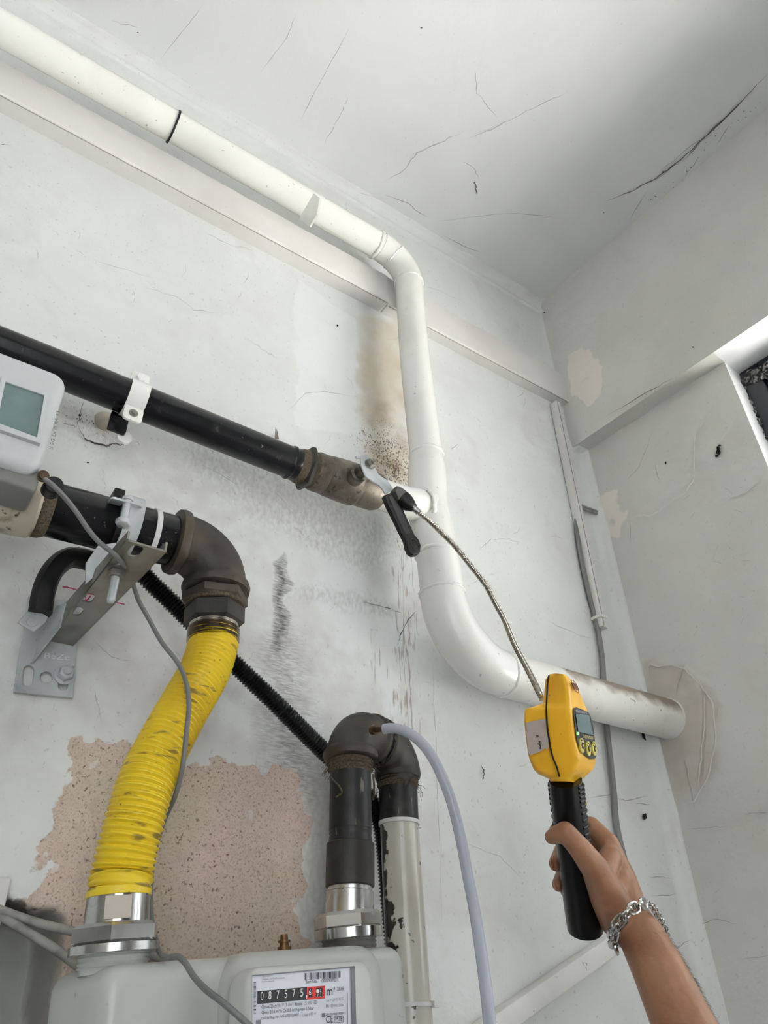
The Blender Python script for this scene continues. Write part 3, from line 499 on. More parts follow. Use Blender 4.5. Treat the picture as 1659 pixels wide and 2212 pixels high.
tag(mb.build('wall_cable', m_cable), 'flat grey cable hanging down the back wall beside the corner', 'cable')
mb = MB(); mb.sweep(catmull([P(1260, 1130, .865), P(1266, 1190, .866), P(1282, 1280, .866), P(1296, 1370, .866)], 5), .003, 10); tag(mb.build('wall_cable', m_rub), 'thin dark cable tucked behind the pale cable cover', 'cable')
mb = MB()
for (a, b) in (((1256, 1092), (1290, 1106)), ((1256, 1098), (1286, 1109))): mb.sweep([P(a[0], a[1], .862), P(b[0], b[1], .862)+np.array([.004, -.002, 0])], .0028, 10)
tag(mb.build('cable_end', m_cabled), 'short grey cable ends poking out beside the cable cover', 'cable')
mb = MB(); a = P(1318, 2040, .858); b = P(1000, 2262, .858); ax = nrm(b-a); sx = nrm(np.cross(ax, (0, 1, 0)))
mb.rbox((a+b)/2, [sx, np.array([0, 1., 0]), ax], (.0125, .012, np.linalg.norm(b-a)/2), .002, 2, .001); tag(mb.build('conduit_cover', m_wpipe_d), 'off-white square cable cover slanting across the wall below the hand', 'trunking')
# ------------------------------------------------------------ upper black pipe, clamp, valve
bp = thing('black_gas_pipe', 'black lacquered gas pipe running to the brass valve', 'pipe', (.1, .78, .71))
BA = np.array([-1.78, .78, .716]); BB = P(632, 1001, .78); ub = nrm(BB-P(100, 787, .78))
mb = MB(); mb.sweep([BA, P(100, 787, .78), BB], .0242, 36); mb.build('pipe', m_black, bp)
weldc = BB-ub*.004
mb = MB(); mb.rev(weldc, ub, [(-.004, .0243), (-.002, .0258), (.001, .0262), (.004, .0243), (.010, .0252), (.014, .0240)], 32); mb.build('weld_collar', m_black, bp)
vl = thing('ball_valve', 'tarnished brass ball valve with black lever on the upper pipe', 'valve', P(740, 1034, .78))
o0 = BB+ub*.008; ve = P(818, 1066, .78); va = nrm(ve-o0); Lv = np.linalg.norm(ve-o0)
mb = MB(); mb.rev(o0, va, [(-.002, .0245), (.002, .0268), (.010, .0275), (.012, .0250)], 30); mb.build('hemp_seal', m_hemp, vl)
mb = MB(); mb.hexn(o0, va, .010, .022, .0345, .3, .1); mb.build('hex_collar', m_irond, vl, ang=25)
mb = MB(); mb.rev(o0, va, [(.021, .026), (.024, .0285), (.026, .029), (.027, .026)], 30); mb.build('hemp_seal', m_hemp, vl)
mb = MB(); k = Lv-.026
mb.rev(o0, va, [(.026, .028), (.030, .0305), (.046, .0305), (.048, .0290), (.052, .0315), (.026+k*.45, .0335), (.026+k*.62, .0335), (.026+k*.66, .0300), (.026+k*.72, .0310), (.026+k*.93, .0305), (.026+k, .0275)], 40); mb.build('valve_body', m_brass, vl)
s0 = P(752, 1042, .775); s1 = P(788, 1012, .712); mb = MB(); sd = s1-s0; mb.rev(s0, sd, [(0, .0145), (np.linalg.norm(sd)*.72, .0135), (np.linalg.norm(sd)*.74, .010), (np.linalg.norm(sd), .009)], 24); mb.build('stem_housing', m_brass, vl)
YL = .706
def LV(x, y, yy=YL): return P(780+x/8.507, 960+y/8.507, yy)
mb = MB(); mb.prism([LV(*q) for q in [(-10, 215), (0, 205), (60, 190), (110, 188), (140, 215), (170, 290), (240, 410), (260, 440), (320, 540), (380, 590), (460, 640), (510, 690), (545, 735), (600, 830), (590, 845), (450, 900), (430, 880), (390, 800), (340, 750), (220, 680), (130, 620), (85, 570), (40, 470), (0, 370)]], (0, .0028, 0))
mb.prism([LV(*q) for q in [(-100, 215), (0, 205), (0, 250), (-80, 250)]], (0, .003, 0)); mb.build('lever_plate', m_zinc, vl, bevel=.0007)
mb = MB(); mb.prism([LV(*q, YL-.002) for q in [(430, 925), (640, 850), (660, 890), (820, 1290), (990, 1660), (1060, 1740), (1105, 1850), (1095, 1960), (1050, 2020), (970, 2030), (900, 1985), (855, 1890), (830, 1760), (650, 1400), (480, 1060)]], (0, .009, 0)); lg = mb.build('lever_grip', m_rub, vl, bevel=.0016)
mb = MB(); pq = [LV(*q, YL-.0024) for q in [(510, 960), (620, 910), (790, 1330), (910, 1620), (830, 1640), (700, 1400)]]; mb.prism(pq, (0, .002, 0))
ctr = LV(990, 1840, YL-.0026)
for rr in (.0064,): 
    exl = nrm(LV(1060, 1990)-LV(920, 1690)); eyl = nrm(np.cross(exl, (0, 1, 0)))
    ring = [ctr+exl*rr*1.5*math.cos(t)+eyl*rr*math.sin(t) for t in np.linspace(0, 2*PI, 33)]; mb.sweep(ring, .0005, 6)
text_into(mb, 'GS', ctr-exl*-.0085+eyl*.0035*0-np.array([0, .0005, 0])-exl*.0145+eyl*(-.0025), exl, eyl if eyl[0] < 0 else eyl, .011, .005); mb.build('grip_relief', MAT('grip_relief', srgb(38, 38, 40), .5), lg)
bc = P(799, 1003, YL-.001); mb = MB(); mb.rev(bc, (0, -1, 0), [(0, .0085), (.0015, .0085), (.0016, .008)], 24); mb.hexn(bc, (0, -1, 0), .0015, .007, .0066, .3); mb.rev(bc, (0, -1, 0), [(.007, .0035), (.011, .0032)], 16); mb.build('lever_nut', m_zincd, vl, ang=25)
uc = thing('pipe_clamp', 'white painted two-bolt pipe clamp round the upper black pipe', 'clamp', P(290, 860, .78))
cc = onax(P(291, 863, .78), P(100, 787, .78), BB); 
mb = MB(); mb.rev(cc-ub*.0125, ub, [(0, .0247), (0, .0268), (.025, .0268), (.025, .0247), (0, .0247)], 40, caps=False); mb.build('band', m_wpipe, uc)
zt = np.array([0, 0, 1.]); 
mb = MB(); tp = cc+zt*.034+np.array([0, -.004, 0]); mb.rbox(tp, [ub, zt, np.array([0, 1., 0])], (.0125, .012, .0022), .005, 3, .0005); mb.build('clamp_lug', m_wpipe, uc); mb = MB()
bt = cc-zt*.034+np.array([0, -.010, 0]); mb.rbox(bt, [ub, zt, np.array([0, 1., 0])], (.0125, .012, .0022), .005, 3, .0005); mb.build('clamp_lug', m_wpipe, uc, bevel=0)
mb = MB(); mb.hexn(tp-np.array([0, .002, 0]), (0, -1, 0), 0, .006, .0068, .2); mb.rev(tp+np.array([-.014, .010, -.004]), (0, -1, 0), [(0, .005), (.008, .005)], 16); mb.build('clamp_bolt', m_wpipe, uc)
mb = MB(); mb.rev(bt-np.array([0, .0022, 0]), (0, -1, 0), [(0, .006), (.001, .006), (.0012, .0035)], 20); mb.rev(bt-np.array([0, .0022, 0]), (0, -1, 0), [(0, .0034), (.004, .003)], 16); mb.build('clamp_bolt', m_zincd, uc)
bk = bt+np.array([-.010, .030, .002]); mb = MB(); mb.rbox(bk, [ub, zt, np.array([0, 1., 0])], (.012, .015, .003), .003, 3, .0005); mb.build('back_half', m_black, uc)
mb = MB(); sb0 = bk+np.array([-.004, .002, .002]); sb1 = P(226, 914, .874); sl = np.linalg.norm(sb1-sb0); mb.rev(sb0, sb1-sb0, [(0, .008), (sl*.5, .0082), (sl*.8, .0105), (sl, .017)], 24); mb.build('wall_stud', MAT('stud_plaster', srgb(186, 178, 164), .8, bump=[(60, .002, .6)]), uc)
mb = MB(); mb.rev(cc-ub*.0125-zt*.045+np.array([.016, .03, 0]), (0, -1, 0), [(0, .010), (.004, .010)], 20); mb.build('washer', m_wpipe, uc)
mb = MB()
for k in range(3): mb.sweep([P(595+k*3, 948, .868), P(594+k*3+random.uniform(-2, 2), 926+random.uniform(-6, 6), .855)], [.0012, .0004], 6)
tag(mb.build('wall_splinter', MAT('grey_wood', srgb(128, 120, 112), .8)), 'small grey splinter sticking out of the wall above the black pipe', 'splinter')
# ------------------------------------------------------------ lower black pipe, elbow and bracket
lp = thing('meter_inlet_pipe', 'black two-inch pipe with cast iron elbow turning down to the yellow hose', 'pipe', (.1, .74, .485))
yl = .74; LA = np.array([-.6, yl, .478]); LB = P(372, 1168, yl); lu = nrm(LB-P(60, 1088, yl)); ED = P(466, 1278, yl); EC = np.array([ED[0]-.002, yl, LB[2]+.001])
mb = MB(); mb.sweep([P(60, 1088, yl)-lu*.5, P(60, 1088, yl), LB+lu*.004], .0302, 40); mb.build('pipe', m_black, lp)
mb = MB(); eb = fillet(LB, EC, ED, .046, 14); mb.sweep([LB]+eb+[ED], [.0355, .0350]+[.0348]*13+[.0350, .0360], 40)
mb.rev(LB, lu, [(-.001, .034), (.001, .0385), (.006, .0395), (.011, .0385), (.014, .034)], 40); dn = nrm(ED-EC)
mb.rev(ED, dn, [(-.012, .034), (-.009, .0385), (-.004, .0400), (.002, .0390), (.004, .034)], 40); mb.build('elbow', m_iron, lp)
mb = MB(); text_into(mb, '2"', P(499, 1228, yl-.0365), np.array([-1, 0, 0.05]), np.array([0, 0, -1.]), .012, .006); mb.build('size_mark', m_irond, lp)
HX = P(464, 1300, yl); hd = nrm(P(461, 1368, yl)-ED)
mb = MB(); mb.hexn(ED, hd, .003, .018, .0385, .2, .08); mb.build('hex_nipple', m_iron, lp, ang=25)
mb = MB(); mb.rev(ED, hd, [(.016, .0335), (.020, .034), (.021, .033)], 36); mb.build('hemp_seal', m_hemp, lp)
mb = MB(); mb.hexn(ED, hd, .020, .044, .0345, .5, .08); mb.build('union_nut', m_irond, lp, ang=25)
mb = MB(); t0 = .042; prof = []
for i in range(24): t = i/23; prof.append((t0+t*.022, .0275+.0018*math.cos(i*PI)*(1 if i > 6 else .2)))
mb.rev(ED, hd, [(t0-.002, .029)]+prof, 36); mb.build('steel_bellows', m_steel, lp)
mb = MB(); z0 = onax(P(328, 1150, yl), P(60, 1088, yl), LB); mb.rev(z0-lu*.004, lu, [(0, .0302), (0, .0318), (.006, .0318), (.006, .0302)], 40); mb.box(z0+np.array([.002, .022, .028]), np.eye(3), (.004, .004, .003)); tg = tag(mb.build('cable_tie', m_tie), 'white cable tie round the lower black pipe beside the bracket', 'cable tie')
rg = thing('pipe_union', 'beige painted pipe fitting at the left end of the lower black pipe', 'pipe fitting', P(20, 1080, yl))
g0 = P(84, 1094, yl)
mb = MB(); mb.rev(g0, -lu, [(-.012, .031), (-.006, .0335), (0, .034), (.004, .0325)], 40); mb.build('sealant_ring', m_hemp, rg)
mb = MB(); mb.rev(g0, -lu, [(.0, .033), (.004, .0365), (.040, .0375), (.044, .0345), (.047, .0375), (.052, .0385), (.056, .036), (.059, .0385), (.12, .039), (.14, .0335), (.15, .0302), (1.5, .0302)], 48); mb.build('fitting_body', m_beige, rg)
# pipe support bracket: wall plate, slotted channel, bolt, rubber lined clamps
sb = thing('pipe_support_bracket', 'galvanised cantilever bracket with slotted channel and rubber-lined clamp carrying the lower black pipe', 'bracket', (.14, .865, .39))
def slotpoly(c, a, b, hl, r, n=8):                    # slot outline, long axis a
    out = []
    for i in range(n+1): q = -PI/2+PI*i/n; out.append(c+a*(hl+r*math.cos(q))+b*r*math.sin(q))
    for i in range(n+1): q = PI/2+PI*i/n; out.append(c+a*(-hl+r*math.cos(q))+b*r*math.sin(q))
    return out
def plate_holes(mb, outer, holes, ex):                # planar plate with holes via triangulation
    bm = bmesh.new(); ed = []
    for lp_ in [outer]+holes:
        vs = [bm.verts.new(tuple(q)) for q in lp_]; ed += [bm.edges.new((vs[i], vs[(i+1) % len(vs)])) for i in range(len(vs))]
    r = bmesh.ops.triangle_fill(bm, edges=ed, use_beauty=True, use_dissolve=False)
    f = [g for g in bm.faces]; e = bmesh.ops.extrude_face_region(bm, geom=f); vv = [g for g in e['geom'] if isinstance(g, bmesh.types.BMVert)]
    bmesh.ops.translate(bm, verts=vv, vec=Vector(tuple(ex))); bm.verts.index_update(); mb.add([v.co[:] for v in bm.verts], [tuple(v.index for v in f_.verts) for f_ in bm.faces]); bm.free()
yp = .862; pl = [P(62, 1287, yp), P(172, 1300, yp), P(157, 1507, yp), P(30, 1494, yp)]
pa = nrm(pl[2]-pl[1]); pb = nrm(pl[1]-pl[0])
mb = MB(); plate_holes(mb, pl, [slotpoly(P(61, 1459, yp), pa, pb, .0065, .0058), slotpoly(P(100, 1463, yp), pa, pb, .0001, .0068), slotpoly(P(137, 1470, yp), pa, pb, .0065, .0052)], (0, .004, 0)); mb.build('wall_plate', m_zinc, sb, bevel=.0004)
mb = MB(); text_into(mb, 'BeZe', P(96, 1422, yp-.0004), pb, -pa, .027, .0068, -.012); mb.build('stamped_letters', MAT('stamp_edge', srgb(238, 242, 242), .3, .2), sb)
mb = MB(); nc = P(139, 1458, yp-.0005); mb.rev(nc, (0, -1, 0), [(0, .0118), (.002, .0118), (.0021, .006)], 30); mb.build('washer', m_zinc, sb)
mb = MB(); mb.hexn(nc, (0, -1, 0), .002, .0105, .0085, .5); mb.rev(nc, (0, -1, 0), [(.010, .0042), (.0155, .0040)], 18); mb.build('anchor_nut', m_zinc, sb, ang=25)
zw = .3916; x0, x1, yb, yf = .137, .174, .862, .612; f0 = np.array([.139, yf, zw])
web = [np.array([x0-.004, yb, zw]), np.array([x0+.001, yf, zw]), np.array([x1+.003, yf, zw]), np.array([x1-.014, yb, zw])]
ay = nrm(web[1]-web[0]); ax_ = np.array([1., 0, 0])
def wc(u, v): return PZ(u, v, zw)
holes = [slotpoly(PZ(*q, zw), ay, ax_, .0052, .0058) for q in [(292, 1191), (256, 1229), (190, 1292), (165, 1321)]]
mb = MB(); plate_holes(mb, web, holes, (0, 0, .0022)); mb.build('channel_web', m_zincd, sb, bevel=.0003)
mb = MB(); fh = .021
mb.prism([web[0], web[1], web[1]+np.array([0, 0, fh*.55]), web[0]+np.array([0, 0, fh*1.7])], (.0022, 0, 0)); mb.prism([web[3], web[2], web[2]+np.array([0, 0, fh*.55]), web[3]+np.array([0, 0, fh*1.2])], (-.0022, 0, 0)); mb.build('channel_flange', m_zincd, sb, bevel=.0004)
mb = MB(); gx = P(65, 1433, .861); mb.prism([gx, np.array([x0-.0045, yb-.045, zw]), np.array([x0-.0045, yb-.045, zw+.028]), np.array([x0-.006, yb, zw+.045]), gx+np.array([-.001, 0, .03])], (.0024, 0, 0)); mb.build('gusset', m_zinc, sb)
bl = PZ(222, 1272, zw); bl = np.array([.148, .668, zw]); mb = MB(); mb.rev(bl, (0, 0, -1), [(0, .0105), (.0018, .0105)], 24); mb.hexn(bl, (0, 0, -1), .0018, .009, .0088, .3); mb.build('bolt_nut', m_zincd, sb, ang=25)
prof = [(-.02, .0042)]+[(.009+i*.0011, .0043-.0006*(i % 2)) for i in range(24)]; mb = MB(); mb.rev(bl, (0, 0, -1), prof+[(.0365, .003)], 18); mb.build('bolt_shank', m_zinc, sb, ang=80)
# clamp round the lower pipe
cl0 = onax(P(262, 1140, yl), P(60, 1088, yl), LB); 
mb = MB(); mb.rev(cl0-lu*.012, lu, [(0, .0302), (0, .0345), (.006, .0365), (.018, .0365), (.024, .0345), (.024, .0302)], 40); mb.build('rubber_lining', m_rub, sb)
mb = MB(); aa, bb_ = np.array([0, -1., 0]), zt
def arcstrip(mb, c, d, w_, r, q0, q1, th=.0016, n=20):
    d = nrm(d); vs = []; fs = []
    for i in range(n+1):
        q = q0+(q1-q0)*i/n; e = math.cos(q)*aa+math.sin(q)*bb_
        for (s_, rr) in ((-1, r), (1, r), (1, r+th), (-1, r+th)): vs.append(np.array(c)+d*s_*w_/2+e*rr)
    for i in range(n):
        for k in range(4): fs.append((i*4+k, i*4+(k+1) % 4, (i+1)*4+(k+1) % 4, (i+1)*4+k))
    fs += [(3, 2, 1, 0), tuple(n*4+k for k in range(4))]; mb.add(vs, fs)
cb = cl0+lu*.004
arcstrip(mb, cb, lu, .019, .0367, -PI*.62, PI*.30); mb.build('steel_band', m_zinc, sb, bevel=.0003)
mb = MB(); st0 = P(222, 1195, .705); mb.prism([P(212, 1178, .70), P(250, 1172, .70), P(255, 1200, .70), P(185, 1262, .72), P(186, 1215, .72)], (0, .003, 0)); mb.build('clamp_foot', m_zinc, sb, bevel=.0005)
ear = P(268, 1093, .708); mb = MB(); ea = [lu, nrm(np.array([0, -.9, -.15])), np.cross(lu, nrm(np.array([0, -.9, -.15])))]
mb.rbox(ear+np.array([0, 0, .001]), ea, (.017, .012, .0013), .004, 3, .0004); mb.build('clamp_ear', m_zinc, sb)
mb = MB(); rb_ = PD(275, 1086, (R3.T@ear)[2]-.004); mb.rev(rb_+zt*.006, (0, 0, -1), [(0, .0062), (.004, .0062), (.0042, .0046)]+[(.005+i*.0011, .0044-.0005*(i % 2)) for i in range(22)], 20); mb.hexn(rb_+zt*.006, (0, 0, -1), .029, .036, .0082, .1); mb.build('clamp_screw', m_zinc, sb, ang=60)
mb = MB(); mb.box(P(250, 1082, .735), [lu, np.array([0, 1., 0]), zt], (.006, .012, .010)); mb.build('rubber_end', m_rub, sb, bevel=.001)
# open rubber lined clamp half hanging behind
arc = [P(u, v, .80) for u, v in [(196, 1212), (176, 1206), (150, 1205), (125, 1222), (106, 1250), (94, 1285), (88, 1325)]]
def lined(mb, path, w_, th):
    pts = catmull(path, 6); vs = []; fs = []; n = len(pts)
    for i, p in enumerate(pts):
        t = nrm(pts[min(i+1, n-1)]-pts[max(i-1, 0)]); sd = nrm(np.cross((0, 1, 0), t)); dp = np.array([0, 1., 0])
        for k in range(12): q = 2*PI*k/12; vs.append(p+sd*w_/2*math.copysign(abs(math.cos(q))**.6, math.cos(q))*(1+.08*math.cos(3*q))+dp*th/2*math.sin(q))
    for i in range(n-1):
        for k in range(12): fs.append((i*12+k, i*12+(k+1) % 12, (i+1)*12+(k+1) % 12, (i+1)*12+k))
    fs += [tuple(range(12))[::-1], tuple((n-1)*12+k for k in range(12))]; mb.add(vs, fs)
oc = thing('open_pipe_clamp', 'open half of a rubber-lined pipe clamp curving down behind the channel to the wall plate', 'clamp', arc[-1])
mb = MB(); lined(mb, arc, .024, .022); mb.build('rubber_lining', m_rub, oc)
mb = MB(); mb.prism([P(u, v, .80) for u, v in [(67, 1312), (92, 1325), (104, 1332), (98, 1345), (73, 1364), (38, 1344)]], (0, .003, 0)); mb.rev(P(70, 1343, .7995), (0, -1, 0), [(-.001, .0058), (.0004, .0058)], 20); mb.build('clamp_tab', m_zinc, oc, bevel=.0006)
# ------------------------------------------------------------ corrugated black conduit
def corrugated(mb, pts, rads, pitch, amp, seg=24, sub=6):
    p, t = resample(catmull(pts, 10), pitch/sub); n = len(p); r = np.interp(np.linspace(0, 1, n), np.linspace(0, 1, len(rads)), rads)
    mb.sweep(p, [r[i]*(1)-amp*(.5-.5*math.cos(2*PI*t[i]/pitch))**1.0*1 for i in range(n)], seg)
mb = MB(); corrugated(mb, [P(285, 1195, .80), P(310, 1240, .80), P(370, 1300, .80), P(440, 1370, .80), P(520, 1447, .805), P(600, 1524, .81), P(680, 1604, .82), P(740, 1662, .825), P(790, 1716, .83), P(818, 1766, .83), P(830, 1830, .832), P(841, 1950, .832), P(854, 2080, .832), P(868, 2260, .832)], [.0115]*8, .0042, .0022)
tag(mb.build('corrugated_conduit', m_corr), 'black corrugated conduit slanting across the wall behind the yellow hose', 'conduit')
# ------------------------------------------------------------ gas meter
K = .912; MA_ = PD(246, 2066, .620); MBp = PD(754, 2036, .7815); ex = nrm(MBp-MA_); ez = nrm(zt-(zt@ex)*ex); ey = np.cross(ez, ex); Lm = np.linalg.norm(MBp-MA_)
def ML(x, y, z): return MA_+ex*x*K+ey*y*K+ez*z*K
def PM(u, v, yl_): d = ray(u, v); t = ((MA_+ey*yl_*K)@ey)/(d@ey); return d*t
gm = thing('gas_meter', 'pale grey diaphragm gas meter with counter window at the bottom edge', 'gas meter', ML(Lm/2/K, 0, -.36))
mb = MB(); X0, X1 = -.030, Lm/K+.043; exc = ex; ezc = ez
mb.rbox(ML((X0+X1)/2, .01, -.190), [exc, ezc, ey], ((X1-X0)/2*K, .182*K, .058*K), .018*K, 6, .016*K)
mb.rbox(ML(.178, -.040, -.184), [exc, ezc, ey], (.098*K, .178*K, .030*K), .03*K, 6, .018*K); mb.build('meter_case', m_meter, gm, ang=60)
pc = PM(641, 2110, -.085); mb = MB(); tl = PM(520, 2092, -.088); trr = PM(783, 2076, -.088); hw = np.linalg.norm(trr-tl)/2; 
hx = nrm(trr-tl); hz = nrm(ez-(ez@hx)*hx); hy = np.cross(hz, hx)
hc_ = (tl+trr)/2-hz*.062-hx*.002; mb.rbox(hc_, [hx, hz, hy], (hw+.001, .062, .018*K), .016, 6, .008); mb.build('counter_housing', m_meterw, gm, ang=60)
YF_ = -.0180-.0008
def PH(u, v, dz=0.0): d = ray(u, v); o_ = hc_+hy*(-.018*K-.0006-dz); return d*((o_@hy)/(d@hy))
LT, LR, LL = PH(546, 2106), PH(765, 2089), PH(546, 2212); lx = nrm(LR-LT); lz = nrm(hz-(hz@lx)*lx)
def LP(a, b, dz=.0004):                                # crop pixel (6.381 px per photo pixel, origin 540,2080) -> label plane
    return PH(540+a/6.381, 2080+b/6.381, dz)
mb = MB(); mb.poly([LP(32, 168, 0), LP(1432, 45, 0), LP(1462, 900, 0), LP(1462, 1100, 0), LP(30, 1100, 0)]); mb.build('label', m_label, gm)
mb = MB(); mb.prism([LP(1385, 50, .0006), LP(1436, 46, .0006), LP(1466, 1100, .0006), LP(1410, 1100, .0006)], -hy*.0008); mb.prism([LP(30, 168, .0006), LP(1436, 44, .0006), LP(1436, 62, .0006), LP(30, 186, .0006)], -hy*.0008); mb.build('window_edge', m_grey, gm)
ink = MB(); wht = MB(); gry = MB(); red = MB(); blk = MB()
def T(mbx, s, a0, b0, a1, b1, h, dz=.0006, bold=0):    # baseline from (a0,b0) to (a1,b1), cap height h in crop px
    p, q = LP(a0, b0, dz), LP(a1, b1, dz); e = nrm(q-p); text_into(mbx, s, p, e, nrm(lz-(lz@e)*e), np.linalg.norm(q-p), h/6.381*(R3.T@p)[2]/F, bold)
def Q(mbx, pts, dz=.0004): mbx.poly([LP(a, b, dz) for a, b in pts])
Q(blk, [(102, 390), (785, 333), (785, 508), (100, 567)]); Q(red, [(785, 333), (1034, 314), (1034, 488), (785, 508)])
for i, chh in enumerate('087575'):
    a = 145+i*110; b = 512-i*9.2; Q(ink, [(a-8, b-120), (a+58, b-125), (a+58, b+18), (a-8, b+22)], .0006); T(wht, chh, a, b, a+40, b-3, 95, .001)
Q(ink, [(808, 352), (857, 348), (860, 474), (808, 478)], .0006); T(wht, '6', 812, 445, 845, 442, 68, .001); Q(ink, [(912, 345), (998, 340), (1000, 464), (912, 470)], .0006); T(wht, '7', 920, 470, 945, 468, 30, .001)
wht.rev(LP(928, 393, .0006), -hy, [(0, .0016), (.0008, .0014), (.001, .0005)], 14)
for i in range(5): Q(wht, [(964, 372+i*22), (978, 371+i*22), (978, 376+i*22), (964, 377+i*22)], .001)
T(wht, ',', 772, 496, 790, 494, 44, .001)
T(gry, 'Hansastr. 1 D-76185 Karlsruhe', 170, 236, 478, 214, 22); T(gry, 'Made in Germany', 170, 272, 338, 260, 20); T(gry, 'GmbH', 172, 200, 300, 190, 20)
T(ink, 'Seri No.', 770, 285, 930, 275, 42); T(ink, '0005937034', 988, 270, 1220, 252, 40)
T(ink, 'm', 1060, 450, 1140, 444, 70); T(ink, '3', 1156, 374, 1174, 372, 36); T(ink, '2018', 1202, 388, 1298, 380, 46)
T(gry, 't m = -25°C..55°C', 1048, 540, 1292, 510, 34); T(gry, 'EN 1359/A1:2006', 1048, 615, 1288, 598, 34)
T(ink, 'DE-07-MI002-PTB013', 1050, 728, 1318, 706, 26)
T(ink, 'Qmax 25 m³/h  V  5 dm³  Klasse 1,5  M1  E2', 160, 640, 918, 574, 50); T(ink, 'Qmin 0,16 m³/h Qt 0,5 m³/h pmax 0,5 bar', 160, 722, 884, 656, 50); T(ink, 'DVGW-Reg.-Nr.: NG-4701BQ0409', 160, 795, 668, 740, 40); T(gry, '1 Imp ≙ 0,1 m³', 730, 755, 918, 716, 40)
Q(gry, [(990, 694), (1035, 690), (1035, 745), (990, 749)])
T(ink, 'CE', 1052, 832, 1146, 822, 84); T(ink, 'M18', 1182, 812, 1272, 800, 60)
for a in ([(1166, 738), (1283, 728), (1283, 733), (1166, 743)], [(1166, 822), (1283, 812), (1283, 817), (1166, 827)], [(1163, 738), (1168, 738), (1168, 827), (1163, 827)], [(1281, 728), (1286, 728), (1286, 816), (1281, 816)]): Q(ink, a)
for i in range(26):
    a = 758+i*19.4; wd = random.choice([5, 7, 10, 14]); s_ = -12*(a-758)/500; mm = ink if random.random() > .3 else gry; Q(mm, [(a, 140+s_*2.6), (a+wd, 140+s_*2.6), (a+wd, 236+s_*3), (a, 236+s_*3)])
for i in range(24):
    b = 268+i*18.5; Q(ink if random.random() > .35 else gry, [(48, b), (84, b-2), (84, b+random.choice([4, 8, 11])-2), (48, b+8)])
Q(gry, [(1340, 410), (1348, 410), (1352, 900), (1344, 900)]); Q(ink, [(32, 168), (85, 164), (85, 178), (32, 182)]); Q(gry, [(85, 790), (150, 785), (152, 842), (88, 842)])
blk.build('counter_window', m_panel, gm); red.build('counter_window', m_redp, gm); ink.build('printed_text', m_ink, gm); gry.build('printed_text', m_grey, gm); wht.build('counter_digits', m_inkw, gm)
for nm_, c0, rr in (('connector_thread', MA_, .0288), ('connector_thread', MBp, .0290)):
    mb = MB(); prof = [(-.0125, rr*.93), (-.0085, rr*.93)]+[(i*.0017-.0075, rr-.0016*(i % 2)) for i in range(8)]; mb.rev(c0, ez, prof, 40); mb.build(nm_, m_meter if c0 is MA_ else m_zincd, gm, ang=80)
mb = MB(); tc = PM(614, 2046, .01); mb.rev(tc, ez, [(-.004, .007), (.0005, .007), (.0005, .0045), (.004, .0045), (.004, .0062), (.006, .0062), (.0062, .004), (.011, .0036)], 16); mb.build('test_plug', MAT('old_brass', srgb(110, 84, 54), .4, .8), gm)
# ------------------------------------------------------------ yellow hose
yh = thing('gas_hose', 'yellow corrugated flexible gas hose from the elbow down to the left meter connection', 'hose', PD(262, 1940, .68))
hp_ = [(461, 1372, .741), (461, 1388, .740), (443, 1448, .735), (409, 1509, .728), (372, 1574, .722), (344, 1628, .718), (321, 1675, .716), (304, 1726, .715), (287, 1788, .716), (273, 1844, .718), (264, 1888, MA_[1]+.001), (260, 1912, MA_[1]), (257.5, 1924, MA_[1])]
mb = MB(); corrugated(mb, [P(*q) for q in hp_], [.0284, .0276, .0266, .0264, .0268, .0272, .0274], .0056, .0028, 44, 8); mb.build('yellow_sleeve', m_yellow, yh)
hb = P(258, 1921, MA_[1]); hdn = nrm(MA_-hb)
mb = MB(); mb.rev(hb, hdn, [(-.001, .0258), (.0, .0268), (.006, .0270), (.0065, .0255)], 40); mb.build('sleeve_cuff', m_yellow, yh)
hL = np.linalg.norm(MA_-hb)
mb = MB(); mb.rev(hb, hdn, [(.004, .0260), (hL-.015, .0266), (hL-.013, .025)], 48); bn = nrm(-ey-ex*.5+ez*0); mb.build('end_sleeve', m_chrome, yh); mb = MB(); mb.box(hb+hdn*.016+bn*.0250, [nrm(np.cross(ez, bn)), ez, bn], (.0105, .0085, .002)); mb.build('wrench_flat', MAT('brushed_steel', srgb(168, 160, 150), .5, .6), yh)
mb = MB(); mb.hexn(MA_, ez, .0075, .0235, .0372, .12, .08); mb.rev(MA_, ez, [(.0015, .0355), (.002, .0363), (.0080, .0365), (.0085, .0355)], 48); mb.build('union_nut', m_chrome, yh, ang=25)
# ------------------------------------------------------------ meter outlet: sleeve, coupling, elbows, rear riser
op = thing('meter_outlet_pipe', 'black pipe with coupling and two rusty elbows rising from the right meter connection', 'pipe', MBp)
YO = MBp[1]; FP = P(757, 1730, YO); F0 = P(757, 1645, YO); F1 = P(757, 1818, YO); F2 = P(756, 1917, YO); F3 = P(755, 1972, YO)
mb = MB(); mb.hexn(MBp, ez, .011, .028, .0362, .35, .10); mb.rev(MBp, ez, [(.003, .0348), (.0035, .0354), (.0125, .0354), (.013, .0348)], 40); mb.build('union_nut', m_chrome, op, ang=25)
dd = nrm(F3-F2); mb = MB(); LL_ = np.linalg.norm(F3-F2); mb.rev(F2, dd, [(-.002, .0242), (.004, .0242), (.005, .0257), (LL_+.004, .0257)], 40); mb.build('steel_sleeve', m_chrome, op)
dd = nrm(F2-F1); LL_ = np.linalg.norm(F2-F1); mb = MB(); mb.rev(F1, dd, [(.002, .0258), (.003, .0268), (LL_-.001, .0268), (LL_, .0258)], 40); mb.build('coupling', m_irond, op)
